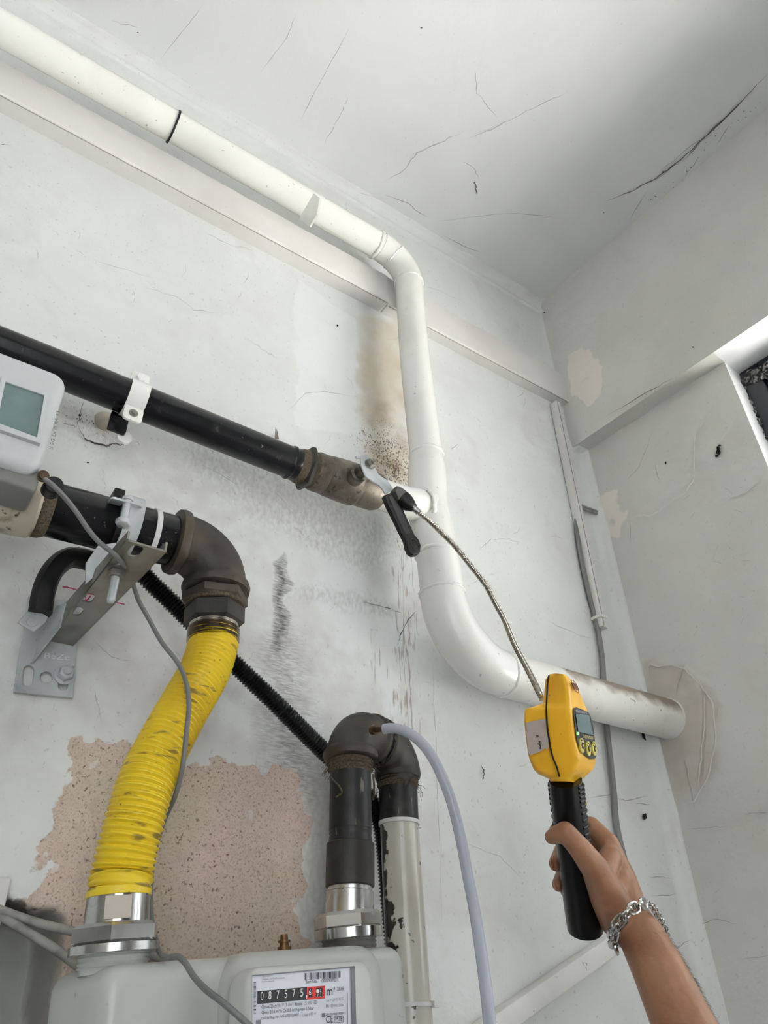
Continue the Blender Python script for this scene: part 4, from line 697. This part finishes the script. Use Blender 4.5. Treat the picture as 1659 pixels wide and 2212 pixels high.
dd = nrm(F1-F0); LL_ = np.linalg.norm(F1-F0); mb = MB(); mb.rev(F0, dd, [(0, .0243), (LL_-.012, .0243), (LL_-.012, .0236), (LL_-.009, .0236), (LL_-.009, .0243), (LL_-.006, .0236), (LL_-.003, .0243), (LL_+.004, .0243)], 40); mb.build('nipple', m_blackv, op)
mb = MB(); prof = [(-.004, .0245)]+[(.0+i*.0015, .0262+.0012*math.sin(i*2.1)) for i in range(9)]+[(.0145, .0243)]; mb.rev(F0, dd, prof, 36)
def fibres(mb, c, r, d, n, L0=.012):
    a, b = frame(d)
    for i in range(n):
        q = random.uniform(0, 2*PI); e = math.cos(q)*a+math.sin(q)*b; p = np.array(c)+e*r+d*random.uniform(0, .012); pts = [p]
        v = nrm(e+np.array([random.uniform(-1, 1), random.uniform(-1, 1), random.uniform(-1.4, .3)]))
        for k in range(5): p = p+v*L0/5*random.uniform(.6, 1.3); v = nrm(v+np.array([random.uniform(-.6, .6), random.uniform(-.6, .6), -.35])); pts.append(p)
        mb.sweep(pts, .00022, 4)
fibres(mb, F0, .0265, dd, 60); 
for q in ([(712, 1678), (722, 1688), (735, 1702), (738, 1712), (726, 1722)], [(806, 1672), (808, 1700), (806, 1728)]): mb.sweep(catmull([PD(u, v, .832) for u, v in q], 5), .0011, 6)
mb.build('hemp_seal', m_hemp, op, ang=60)
RP = P(862, 1720, .802); EF = np.array([FP[0], FP[1], 0])
hz_ = .318; cF = np.array([FP[0]-.0005, FP[1], hz_]); cR = np.array([RP[0]+.001, RP[1], hz_]); hv = nrm(cR-cF)
e1 = fillet(F0, cF, cR, .036, 12); e2 = fillet(cF, cR, RP, .036, 12)
mb = MB(); mid = cF+hv*np.linalg.norm(cR-cF)*.47; mb.sweep([F0+zt*.002]+e1+[mid], [.0285]+[.0290]*13+[.0290], 40)
mb.rev(F0+zt*.002, zt, [(-.001, .029), (.001, .0320), (.005, .0332), (.009, .0322), (.013, .029)], 40); mb.rev(mid, hv, [(-.012, .029), (-.009, .0318), (-.003, .0318), (0, .029)], 40); mb.build('front_elbow', m_iron, op)
mb = MB(); mb.rev(mid, hv, [(0, .026), (.006, .026)], 36); mb.hexn(mid, hv, .001, .006, .032, .2); mb.build('hex_nipple', m_irond, op, ang=25)
RB = P(859, 1683, RP[1])
mb = MB(); mb.sweep([mid+hv*.006]+e2+[RB+zt*.004], [.0288]+[.0290]*13+[.0286], 40); mb.rev(mid+hv*.006, hv, [(0, .029), (.002, .0318), (.009, .0318), (.012, .029)], 40); mb.rev(RB, zt, [(-.001, .0255), (0, .0288), (.003, .0300), (.008, .0298), (.011, .029)], 40); mb.build('rear_elbow', m_irond, op)
mb = MB(); mb.rev(RB, -zt, [(-.002, .0245)]+[(i*.0014, .0262+.001*math.sin(i*2.3)) for i in range(8)]+[(.012, .0248)], 36); fibres(mb, RB-zt*.006, .0262, -zt, 40); mb.build('hemp_seal', m_hemp, op, ang=60)
rr_ = thing('rear_riser', 'peeling white painted pipe with bare black top behind the meter outlet', 'pipe', PD(880, 2150, .97))
G0 = RB-zt*.008; G1 = P(862, 1776, RP[1]); G2 = P(875, 2000, G1[1]); G3 = P(889, 2230, G1[1]); G3 = G3+(G3-G2)*1.5
mb = MB(); mb.sweep([G0, G1], .0247, 40); mb.build('bare_section', m_blackv, rr_)
m_peel = MAT('peeling_white_paint', srgb(196, 194, 182), .25, spots=[(10, .5, .8, srgb(178, 174, 160)), (90, .66, .7, srgb(40, 36, 32), 5)], attrs=[('peel', srgb(22, 20, 20), 55, .05, 1)], bump=[(40, .002, .5), (9, .003, .4)], coat=.4)
mb = MB(); gp, _ = resample([G1, G2, G3], .003); mb.sweep(gp, .0240, 64); rs = mb.build('painted_section', m_peel, rr_)
me = rs.data; at = me.attributes.new('peel', 'FLOAT', 'POINT'); off = np.array(OFF[rr_.name]); vals = []
for i, v in enumerate(me.vertices):
    q = off+np.array(v.co[:]); k = min(i//64, len(gp)-1); c = R3.T@(q-gp[k]); lat = c[0]/.0240; tz = (G1[2]-q[2]); th_ = -.80+.45*min(1, max(0, (tz-.05)/.14)); vals.append(max(np.clip((th_-lat)*2.2+.5, 0, 1), np.clip(.55-tz/.012, 0, 1)))
at.data.foreach_set('value', np.array(vals, np.float32))
zz = G1-zt*.004; mb = MB(); mb.rev(zz, zt, [(0, .0246), (0, .0257), (.0045, .0257), (.0045, .0246)], 40); mb.box(zz+np.array([.026, -.004, .002]), np.eye(3), (.004, .004, .003)); tag(mb.build('cable_tie', m_tie), 'white cable tie round the top of the peeling white riser', 'cable tie')
zz = onax(P(886, 2176, G1[1]), G2, G3); mb = MB(); mb.rev(zz, zt, [(0, .0238), (0, .0252), (.004, .0252), (.004, .0238)], 40); mb.box(zz+np.array([.02, -.02, .002]), np.eye(3), (.004, .004, .003)); tag(mb.build('cable_tie', m_tie), 'white cable tie low on the peeling riser beside the meter', 'cable tie')
# clear tube
ct = thing('test_tube', 'translucent plastic tube curving down from a brass nipple on the rusty elbow', 'tube', PD(820, 1575, .84))
mb = MB(); n0 = PD(812, 1576, .848); n1_ = PD(833, 1574, .836); mb.rev(n0, n1_-n0, [(-.006, .0055), (.0, .0055), (.0, .0032), (.014, .0032)], 20); mb.build('brass_nipple', MAT('nipple_brass', srgb(82, 66, 50), .4, .8), ct)
tb = [(829, 1575, .838), (845, 1573, .834), (868, 1577, .826), (893, 1590, .818), (917, 1612, .81), (938, 1643, .80), (956, 1680, .79), (973, 1725, .78), (987, 1775, .77), (999, 1830, .755), (1010, 1890, .74), (1022, 1950, .725), (1032, 2010, .70), (1041, 2070, .68), (1049, 2130, .66), (1056, 2190, .64), (1063, 2270, .62)]
pt = catmull([PD(*q) for q in tb], 6); mb = MB(); mb.sweep(pt, .0056, 20, False); mb.build('tube_wall', m_hose, ct)
mb = MB(); mb.sweep(pt[2:], .0033, 14, True); mb.build('tube_bore', clear('tube_core', srgb(214, 218, 226), .62, .3), ct)
# ------------------------------------------------------------ electronic volume corrector box
vb = thing('volume_corrector', 'pale grey electronic box with an LCD screen at the left edge', 'instrument', (-.1, .69, .45))
e3 = [np.array([1., 0, 0]), np.array([0, 0, 1.]), np.array([0, 1., 0])]
mb = MB(); mb.rbox((-.0525, .6835, .533), e3, (.107, .068, .028), .016, 6, .012); mb.build('housing', m_box, vb, ang=60)
mb = MB(); mb.rbox((-.050, .688, .4635), e3, (.107, .013, .022), .005, 4, .004); mb.build('base', m_boxd, vb, ang=60)
def BX(u, v, yy=.650): return P(u, v, yy)
fr = [BX(3, 812), BX(107, 850), BX(88, 958), BX(-20, 920)]
mb = MB(); fo = fr; fi = [BX(12, 824), BX(96, 853), BX(80, 944), BX(-6, 912)]
mb.add([q for q in fo]+[q for q in fi]+[q+np.array([0, .003, 0]) for q in fi]+[q+np.array([0, .008, 0]) for q in fo], [(0, 1, 5, 4), (1, 2, 6, 5), (2, 3, 7, 6), (3, 0, 4, 7), (4, 5, 9, 8), (5, 6, 10, 9), (6, 7, 11, 10), (7, 4, 8, 11), (0, 12, 13, 1), (1, 13, 14, 2), (2, 14, 15, 3), (3, 15, 12, 0)]); bz = mb.build('display_bezel', m_box, vb, bevel=.0006)
mb = MB(); mb.poly([q+np.array([0, .0022, 0]) for q in fi]); mb.build('lcd', m_lcd, bz)
mb = MB(); tdir = nrm(P(127, 868, .665)-P(108, 972, .665)); text_into(mb, 'II 2G Ex ib IIA T3', P(114, 972, .6555)+np.array([.0, -.0006, 0]), tdir, np.array([-1., 0, 0]), .050, .0034); mb.build('printed_text', m_grey, vb)
mb = MB(); gl = P(92, 1030, .668); mb.rev(gl, (0, -1, -.3), [(0, .0058), (.004, .0058), (.004, .0046), (.008, .0044)], 16); mb.build('cable_gland', MAT('gland_brass', srgb(74, 62, 48), .45, .7), vb)
mb = MB(); gl = P(109, 1060, .685); mb.rev(gl, (.0, -1, -.2), [(0, .0095), (.016, .0095), (.018, .008)], 24); tag(mb.build('pressure_plug', m_rub), 'round black plug between the grey box and the lower black pipe', 'plug')
# ------------------------------------------------------------ cables
mb = MB()
cp = [PD(98, 1036, .70), PD(118, 1052, .69), PD(140, 1075, .70), PD(165, 1106, .71), PD(190, 1143, .705), PD(215, 1172, .70), PD(243, 1194, .70), PD(268, 1222, .735), P(286, 1258, .70), P(300, 1298, .72), P(322, 1338, .71), P(350, 1388, .70), P(384, 1432, .695), P(401, 1470, .690), P(408, 1520, .686), P(403, 1580, .684), P(395, 1650, .690), P(380, 1715, .710), P(355, 1772, .745), P(332, 1850, .765), P(325, 1940, .765), P(331, 2005, .735), P(338, 2034, .715), P(345, 2054, .70), P(360, 2069, .672), P(385, 2067, .655), P(400, 2080, .648), P(417, 2107, .640), P(443, 2136, .628), P(483, 2167, .612), P(527, 2205, .605), P(570, 2245, .60)]
mb.sweep(catmull(cp, 8), .0024, 12); tag(mb.build('signal_cable', m_cable), 'thin grey cable hanging from the box, over the yellow hose and down across the meter', 'cable')
mb = MB(); mb.sweep(catmull([P(-120, 1925, .86), P(-40, 1952, .86), P(0, 1966, .86), P(45, 1982, .86), P(90, 1996, .855), P(165, 2014, .85), P(240, 2038, .855), P(320, 2060, .86), P(380, 2085, .862), P(440, 2120, .862)], 6), .0042, 14); tag(mb.build('niche_cable', m_cabled), 'upper thick grey cable coming out of the wall niche behind the chrome nut', 'cable')
mb = MB(); mb.sweep(catmull([P(-120, 1920, .868), P(-50, 1950, .866), P(0, 1977, .862), P(58, 2013, .855), P(116, 2048, .85), P(181, 2098, .85), P(240, 2150, .852), P(300, 2230, .852)], 6), .0042, 14); tag(mb.build('niche_cable', m_cabled), 'lower thick grey cable slanting out of the wall niche behind the meter', 'cable')
mb = MB(); mb.rbox(P(-22, 1952, .872), e3, (.012, .022, .012), .003, 3, .002); tag(mb.build('niche_box', m_trunk), 'white plastic edge in the upper left of the wall niche', 'box')
# ------------------------------------------------------------ gas leak detector
dt = thing('gas_leak_detector', 'yellow handheld gas leak detector with black grip and gooseneck probe, held in the hand', 'gas detector', PD(1264, 2005, .80))
def C5(x, y): return 1060+x/5.53, 1420+y/5.53
# cross sections: image height v, back edge u, front-near edge u, front-far edge u, chamfer
sec = [(192, 740, 800, 860, .4), (200, 690, 880, 900, .4), (225, 655, 890, 950, .4), (262, 622, 903, 985, .35), (330, 618, 918, 1035, .3), (400, 615, 930, 1078, .28), (480, 608, 938, 1112, .26), (540, 604, 944, 1140, .24), (556, 570, 946, 1146, .24), (590, 470, 950, 1160, .22), (612, 392, 952, 1168, .22), (640, 378, 956, 1178, .2), (760, 370, 970, 1212, .2), (900, 385, 986, 1236, .2), (1050, 402, 1010, 1258, .2), (1180, 425, 1042, 1270, .22), (1230, 440, 1046, 1270, .25), (1290, 462, 1010, 1246, .3), (1340, 482, 985, 1212, .34), (1390, 520, 962, 1160, .4), (1420, 590, 945, 1125, .45), (1445, 650, 935, 1105, .5), (1480, 680, 925, 1085, .5)]
DN, DFAR, DB = .765, .062, .030
def ring(x):
    v, ub_, un, uf, ch = x
    t = np.clip((v-200)/300, .25, 1); tw = np.clip((1500-v)/260, .62, 1) if v > 1240 else 1
    a = PD(*C5(ub_, v), DN+DB*.6); b = PD(*C5(un, v), DN); w_ = DFAR*t*tw
    c = PD(*C5(uf, v+35*t), DN+w_); d = c+(a-b)*.92
    n = 5; out = []; cs = [a, b, c, d]
    for i in range(4):
        p0, p1, p2 = cs[i-1], cs[i], cs[(i+1) % 4]; e0 = p0-p1; e1_ = p2-p1; r = min(.0065 if i in (1, 2) else .009, np.linalg.norm(e0)*.42, np.linalg.norm(e1_)*.42)*(1 if ch < .35 else 1.5 if ch < .5 else 1.7)
        r = min(r, np.linalg.norm(e0)*.45, np.linalg.norm(e1_)*.45); s_ = p1+nrm(e0)*r; t_ = p1+nrm(e1_)*r
        for k in range(n): q = k/(n-1); out.append((1-q)**2*s_+2*q*(1-q)*p1+q*q*t_)
    return out
rings = [ring(x) for x in sec]; n = len(rings[0])
R4 = [sum(rings[0])/n*.6+np.array(p)*.4 for p in rings[0]]; rings = [R4]+rings
vs = [p for r in rings for p in r]; fs = []
for i in range(len(rings)-1):
    for k in range(n): fs.append((i*n+k, i*n+(k+1) % n, (i+1)*n+(k+1) % n, (i+1)*n+k))
fs += [tuple(range(n)), tuple((len(rings)-1)*n+k for k in range(n))[::-1]]
mb = MB(); mb.add(vs, fs); mb.build('detector_body', m_dyel, dt, ang=50)
mb = MB(); sm = [(695, 215), (680, 300), (672, 450), (665, 600), (668, 700), (680, 850), (695, 950), (715, 1080), (745, 1200), (790, 1310), (822, 1425)]
mb.sweep(catmull([PD(*C5(x, y), DN+DB*.6*(1-(x-400)/560)-.0005-.001) for x, y in sm], 5), .0009, 8); mb.build('body_seam', m_seam, dt)
def side(x, y, o=.0015):                              # on the near side face
    xx = np.clip((x-400)/(980-400), 0, 1); return PD(*C5(x, y), DN+DB*.6*(1-xx)-o)
mb = MB(); mb.poly([side(*q) for q in [(416, 790), (440, 775), (560, 750), (655, 732), (662, 800), (670, 900), (688, 990), (692, 1070), (670, 1105), (645, 1085), (625, 1110), (560, 1140), (500, 1155), (485, 1170), (450, 1145), (440, 1040), (425, 900)]]); stk = mb.build('sticker', m_stick, dt)
mb = MB(); 
for a in ([(540, 935), (575, 940)], [(557, 938), (556, 965)], [(600, 1095), (590, 1060), (585, 1010), (570, 1000)], [(575, 1000), (605, 1015), (600, 1040)], [(560, 1030), (600, 1050), (598, 1075)], [(580, 1085), (605, 1090)]): mb.ribbon([side(*q, .0022) for q in a], .0007, -nrm(side(500, 900)))
mb.build('handwriting', m_ink, stk)
# front face: bilinear between near and far edges
def front(fv, fw, o=0.0):
    """fv: crop y along near edge, fw 0 near .. 1 far"""
    ysr = [x[0] for x in sec]; un = np.interp(fv, ysr, [x[2] for x in sec]); uf = np.interp(fv, ysr, [x[3] for x in sec]); t = np.clip((fv-200)/300, .25, 1)
    b = PD(*C5(un, fv), DN); c = PD(*C5(uf, fv+35*t), DN+DFAR*t); r = b*(1-fw)+c*fw; out = nrm(np.cross(PD(*C5(952, 620), DN)-PD(*C5(1010, 1050), DN), c-b))
    if out[0] < 0: out = -out
    return r+out*(.0008+o)
def fpoly(pts, o, mt, nm, par):
    mb = MB(); mb.poly([front(a, b, o) for a, b in pts]); return mb.build(nm, mt, par)
pn = fpoly([(640, .08), (600, .14), (585, .3), (620, .9), (660, .97), (800, .97), (1000, .95), (1150, .92), (1185, .8), (1195, .55), (1160, .3), (1090, .12), (1000, .06), (800, .06)], .0004, m_panel, 'control_panel', dt)
fpoly([(670, .14), (660, .85), (900, .87), (885, .16)], .0012, m_lcd2, 'detector_screen', dt)
mb = MB(); a = front(652, .16, .0016); b = front(650, .74, .0016); text_into(mb, 'SENSIT GOLD G2', a, nrm(b-a), nrm(front(600, .15)-front(640, .15)), np.linalg.norm(b-a), .0026); mb.build('panel_text', m_tie, dt); mb = MB()
a = front(948, .34, .0016); b = front(952, .84, .0016); text_into(mb, 'SENSIT', a, nrm(b-a), nrm(front(900, .2)-front(950, .2)), np.linalg.norm(b-a), .0032); mb.build('panel_text', m_btn, dt)
mb = MB(); c = front(905, .12, .0016); nn = nrm(np.cross(front(905, .2)-front(905, .1), front(850, .1)-front(905, .1))); nn = nn if nn[0] > 0 else -nn; mb.rev(c, nn, [(-.0005, .0016), (.0004, .0014)], 12); mb.build('green_light', m_led, dt)
for fw in (.21, .51, .80):
    fv = 1045 if fw < .3 else 1072 if fw < .6 else 1060; c = front(fv, fw, .0012); nn = nrm(np.cross(front(fv, fw+.12)-front(fv, fw-.12), front(fv-30, fw)-front(fv+30, fw))); nn = nn if nn[0] > 0 else -nn; mb = MB(); mb.rev(c, nn, [(-.001, .0076), (.0006, .0076), (.0009, .0072)], 24); bt_ = mb.build('button', m_btn, dt)
    mb = MB(); mb.rev(c+nn*.001, nn, [(-.0005, .0034), (.0004, .0034)], 20); mb.rev(c+nn*.0014, nn, [(-.0005, .0001), (.0002, .0001)], 6); 
    for k in range(5): q = PI*.15+k*PI*.17; mb.rev(c+nn*.001+nrm(front(fv, fw+.1)-front(fv, fw))*.0057*math.cos(q)+nrm(front(fv-60, fw)-front(fv, fw))*.0057*math.sin(q), nn, [(-.0005, .0007), (.0003, .0007)], 6)
    mb.build('button_mark', m_ink, bt_)
    mb = MB(); mb.rev(c+nn*.0015, nn, [(-.0005, .0013), (.0003, .0013)], 12); mb.build('button_centre', m_btn, bt_)
mb = MB(); c = front(340, .5, .0016); fx_ = nrm(front(340, .6)-front(340, .4)); fy_ = nrm(front(280, .5)-front(340, .5)); mb.sweep([c+fx_*.0085*math.cos(t)+fy_*.012*math.sin(t) for t in np.linspace(0, 2*PI, 25)], .0004, 6)
for k in (-1, 0, 1): mb.box(c+fx_*.0042*k, [fx_, fy_, nn], (.0013, .0075-abs(k)*.001, .0004))
mb.build('logo', MAT('logo_brown', srgb(110, 64, 18), .6), dt)
# grip
GP = [(1221, 1684, .790), (1226, 1730, .792), (1235, 1800, .795), (1243, 1860, .797), (1252, 1930, .799), (1260, 1985, .80), (1263.5, 2004, .80), (1263.8, 2008, .80)]
gpts = catmull([PD(*q) for q in GP], 6); gr = np.interp(np.linspace(0, 1, len(gpts)), [0, .08, .5, .97, .99, 1], [.0172, .0176, .0182, .0188, .0184, .0160])
mb = MB(); mb.sweep(gpts, list(gr), 40, ell=1.15, up=tuple(-ray(1240, 1850))); mb.build('grip', m_dblk, dt)
mb = MB()
for i in range(13):
    t = .02+i*.031; k = int(t*(len(gpts)-1)); fr_ = t*(len(gpts)-1)-k; c = gpts[k]*(1-fr_)+gpts[k+1]*fr_; ax = nrm(gpts[k+1]-gpts[k]); vw = nrm(-ray(1240, 1850)); sx = nrm(np.cross(ax, vw)); sx = sx if (R3.T@sx)[0] > 0 else -sx; vw = nrm(np.cross(sx, ax)); vw = vw if vw@ray(1240, 1850) < 0 else -vw
    arcp = [c+(sx*math.cos(q)+vw*math.sin(q)*1.1)*.0180 for q in np.linspace(-.6, .8, 9)]; arcp = [p_+ax*.0060*(j/8) for j, p_ in enumerate(arcp[::-1])]; mb.sweep(arcp, .0015, 8)
mb.build('grip_ridge', m_dblk, dt)['kind'] = 'stuff'
mb = MB()
for i in range(11):
    t = .03+i*.03; k = int(t*(len(gpts)-1)); fr_ = t*(len(gpts)-1)-k; c = gpts[k]*(1-fr_)+gpts[k+1]*fr_; arcp = [c+(-sx*math.cos(q)+vw*math.sin(q)*1.1)*.0174 for q in np.linspace(-.8, .1, 6)]; mb.sweep(arcp, .0016, 8)
mb.build('grip_ridge', m_dblk, dt)['kind'] = 'stuff'
k = int(.155*(len(gpts)-1)); c = gpts[k]; mb = MB(); q = .55; p_ = c+(sx*math.cos(q)+vw*math.sin(q)*1.1)*.0205; te = nrm(sx*math.sin(q)-vw*math.cos(q)); text_into(mb, 'MADE IN USA', p_, te, nrm(gpts[k-1]-gpts[k+1]), .009, .0018); mb.build('grip_marking', MAT('gold_print', srgb(200, 160, 60), .5), dt)
mb = MB(); c = PD(1245, 1702, .765)
mb.rev(PD(1244.5, 1701, .7745), nn, [(-.001, .0016), (.0004, .0016)], 10); mb.build('screw_recess', m_seam, dt)
# probe
gk = [(1172, 1510, .835), (1167, 1499, .84), (1152, 1468, .87), (1137.5, 1440, .895), (1112, 1392, .93), (1089, 1337, .97), (1071, 1304, .99), (1050, 1265, 1.01), (1017, 1222, 1.035), (981, 1178, 1.06), (951, 1148, 1.075), (925, 1123, 1.085), (905.5, 1108, 1.09)]
mb = MB(); corrugated(mb, [PD(*q) for q in gk], [.0042]*4, .0034, .0011, 16, 6); mb.build('gooseneck', m_steel, dt)
s0 = PD(905.5, 1108, 1.09); s1 = PD(893, 1097, 1.093); s2 = PD(868, 1078, 1.098); s3 = PD(848, 1063, 1.10)
mb = MB(); mb.sweep([s0, s1], .0047, 20); mb.rev(s0*.6+s1*.4-nrm(ray(900, 1100))*.0046, -ray(900, 1100), [(-.0003, .0006), (.0002, .0006)], 8); mb.build('probe_ferrule', m_chrome, dt)
dd = nrm(s2-s1); Lc = np.linalg.norm(s2-s1); mb = MB(); mb.rev(s1, dd, [(-.002, .0055), (0, .0068), (Lc*.45, .0115), (Lc*.75, .0130), (Lc, .0132)], 28); mb.build('sensor_cone', m_rub, dt, ang=60)
mb = MB(); mb.rev(s2, dd, [(-.002, .0130), (.004, .0134), (.013, .0132), (.017, .0115)], 28); mb.build('sensor_cap', m_smoke, dt, ang=60)
# ------------------------------------------------------------ hand and forearm
person = thing('person', 'bare right hand and forearm with a silver chain bracelet gripping the yellow detector', 'person', PD(1560, 2400, .66))
hb_ = MB()
def cap(a, b, ra, rb, seg=20):
    a = PD(*a) if len(a) == 3 and a[0] > 5 else np.array(a); b = PD(*b); d = b-a; L = np.linalg.norm(d); prof = []
    for i in range(6): q = PI/2*i/6; prof.append((-ra*math.cos(q), ra*math.sin(q)))
    prof.append((0, ra)); prof.append((L, rb))
    for i in range(1, 7): q = PI/2*i/6; prof.append((L+rb*math.sin(q), rb*math.cos(q)))
    hb_.rev(a, d, prof, seg)
def chain(pts):
    for i in range(len(pts)-1): cap(pts[i][:3], pts[i+1][:3], pts[i][3], pts[i+1][3])
chain([(1350, 1986, .785, .0235), (1366, 2003, .78, .0230), (1385, 2022, .77, .0236), (1421, 2090, .74, .0262), (1462, 2182, .71, .0285), (1561, 2400, .64, .033), (1700, 2720, .56, .040)])
chain([(1366, 1985, .79, .0200), (1398, 2030, .775, .0200), (1440, 2100, .745, .021)])                  # radius side fullness
# metacarpals
chain([(1358, 1972, .792, .0190), (1338, 1890, .802, .0150), (1314, 1822, .812, .0118)])
chain([(1366, 1968, .805, .0170), (1346, 1895, .822, .0140), (1322, 1842, .835, .0118)])
chain([(1362, 1975, .815, .0150), (1342, 1915, .838, .0125), (1322, 1872, .853, .0108)])
chain([(1352, 1982, .815, .0140), (1336, 1940, .840, .0115), (1316, 1905, .858, .0100)])
# fingers
chain([(1314, 1822, .812, .0112), (1277, 1784, .838, .0102), (1225, 1784, .848, .0090), (1202, 1794, .822, .0080)])
chain([(1322, 1842, .835, .0112), (1275, 1822, .860, .0098), (1214, 1836, .848, .0086), (1201, 1866, .814, .0080)])
chain([(1322, 1872, .853, .0104), (1275, 1868, .862, .0092), (1218, 1884, .848, .0080), (1207, 1911, .814, .0075)])
chain([(1316, 1905, .858, .0094), (1275, 1906, .860, .0082), (1232, 1916, .846, .0070), (1222, 1926, .820, .0062)])
# thumb and thenar
chain([(1336, 1984, .782, .0205), (1314, 1938, .774, .0190), (1285, 1876, .766, .0142), (1252, 1832, .762, .0116), (1221, 1797, .763, .0104), (1206, 1802, .766, .0092), (1192, 1808, .772, .0076)])
chain([(1300, 1890, .775, .0140), (1318, 1852, .795, .0120)]); chain([(1318, 1938, .782, .0170), (1335, 1900, .795, .0150)])
hand = hb_.build('arm', m_skin, person, remesh=.0016, smooth=7); hand.name = 'forearm_and_hand'
mb = MB()
for (u, v, d, du) in ((1190, 1868, .806, -1), (1197, 1912, .806, -1)):
    c = PD(u, v, d); a = nrm(PD(u+2, v+10, d)-PD(u-2, v-10, d)); b = nrm(np.cross(a, ray(u, v))); mb.rbox(c, [a, nrm(ray(u, v)), b], (.0055, .0042, .0008), .003, 3, .0003)
mb.build('fingernail', m_nail, person)
mb = MB()
for i in range(420):                                   # fine hair along the outer forearm
    t = random.random(); u0 = 1436+t*125; v0 = 2022+t*190; dd_ = .77-.06*t; p = PD(u0-random.uniform(4, 60)*.8, v0+random.uniform(0, 8), dd_-.012); s_ = random.uniform(.35, 1)
    pe = R3@np.array([.0035*s_, -.0012, -.001]); pts = [p, p+pe*.6, p+pe*1.0+np.array([0, 0, -.0012])]
    # root the hair at the skin radius
    ax0, ax1 = PD(1385, 2022, .77), PD(1462, 2182, .71); d_a = nrm(ax1-ax0); rel = p-ax0; tt = rel@d_a; foot = ax0+d_a*tt; rad = rel-d_a*tt; rs_ = np.interp(tt, [0, np.linalg.norm(ax1-ax0)], [.0236, .0285]); e = nrm(rad+1e-6); p = foot+e*rs_*1.0
    v = nrm(e+d_a*.9+np.array([random.uniform(-.3, .3)]*3)); mb.sweep([p, p+v*.002*s_*2, p+v*.0035*s_*2+np.array([0, 0, -.0008])], [.00008, .00006, .00003], 3)
hr_ = mb.build('arm_hair', m_hair, person); hr_['kind'] = 'stuff'
# bracelet
br = thing('bracelet', 'silver chain bracelet with chunky links round the wrist', 'bracelet', PD(1360, 1985, .76))
def link(c, t, nrml, L, W, r):
    t = nrm(t); b = nrm(np.cross(nrml, t)); pts = []
    for q in np.linspace(0, 2*PI, 17)[:-1]:
        x = math.cos(q)*W/2; y = math.sin(q)*W/2; y += (L-W)/2*(1 if math.sin(q) > 0 else -1) if abs(math.sin(q)) > 1e-6 else 0; pts.append(c+t*y+b*x)
    pts = pts+[pts[0], pts[1]]; mb = MB(); mb.sweep(pts, r, 8, False); mb.build('link', m_silver, br)
thick = catmull([PD(*q) for q in [(1330, 2047, .765), (1324, 2030, .752), (1328, 2010, .743), (1338, 1992, .738), (1352, 1976, .737), (1368, 1962, .741), (1384, 1954, .750), (1397, 1952, .762)]], 10)
p, t = resample(thick, .0094)
for i in range(len(p)-1):
    tt = p[i+1]-p[i]; vw = nrm(-ray(1350, 1990)); sdv = nrm(np.cross(tt, vw)); link(p[i], tt, vw if i % 2 else nrm(sdv+vw*.5), .0165, .0092, .0018)
thin = catmull([PD(*q) for q in [(1397, 1952, .764), (1408, 1956, .772), (1416, 1968, .778), (1424, 1982, .782), (1432, 1997, .784), (1440, 2014, .786), (1440, 2024, .790)]], 8)
p, t = resample(thin, .0046)
for i in range(len(p)-1):
    tt = p[i+1]-p[i]; vw = nrm(-ray(1420, 1980)); sdv = nrm(np.cross(tt, vw)); link(p[i], tt, vw if i % 2 else nrm(sdv+vw*.6), .0078, .0058, .0008)
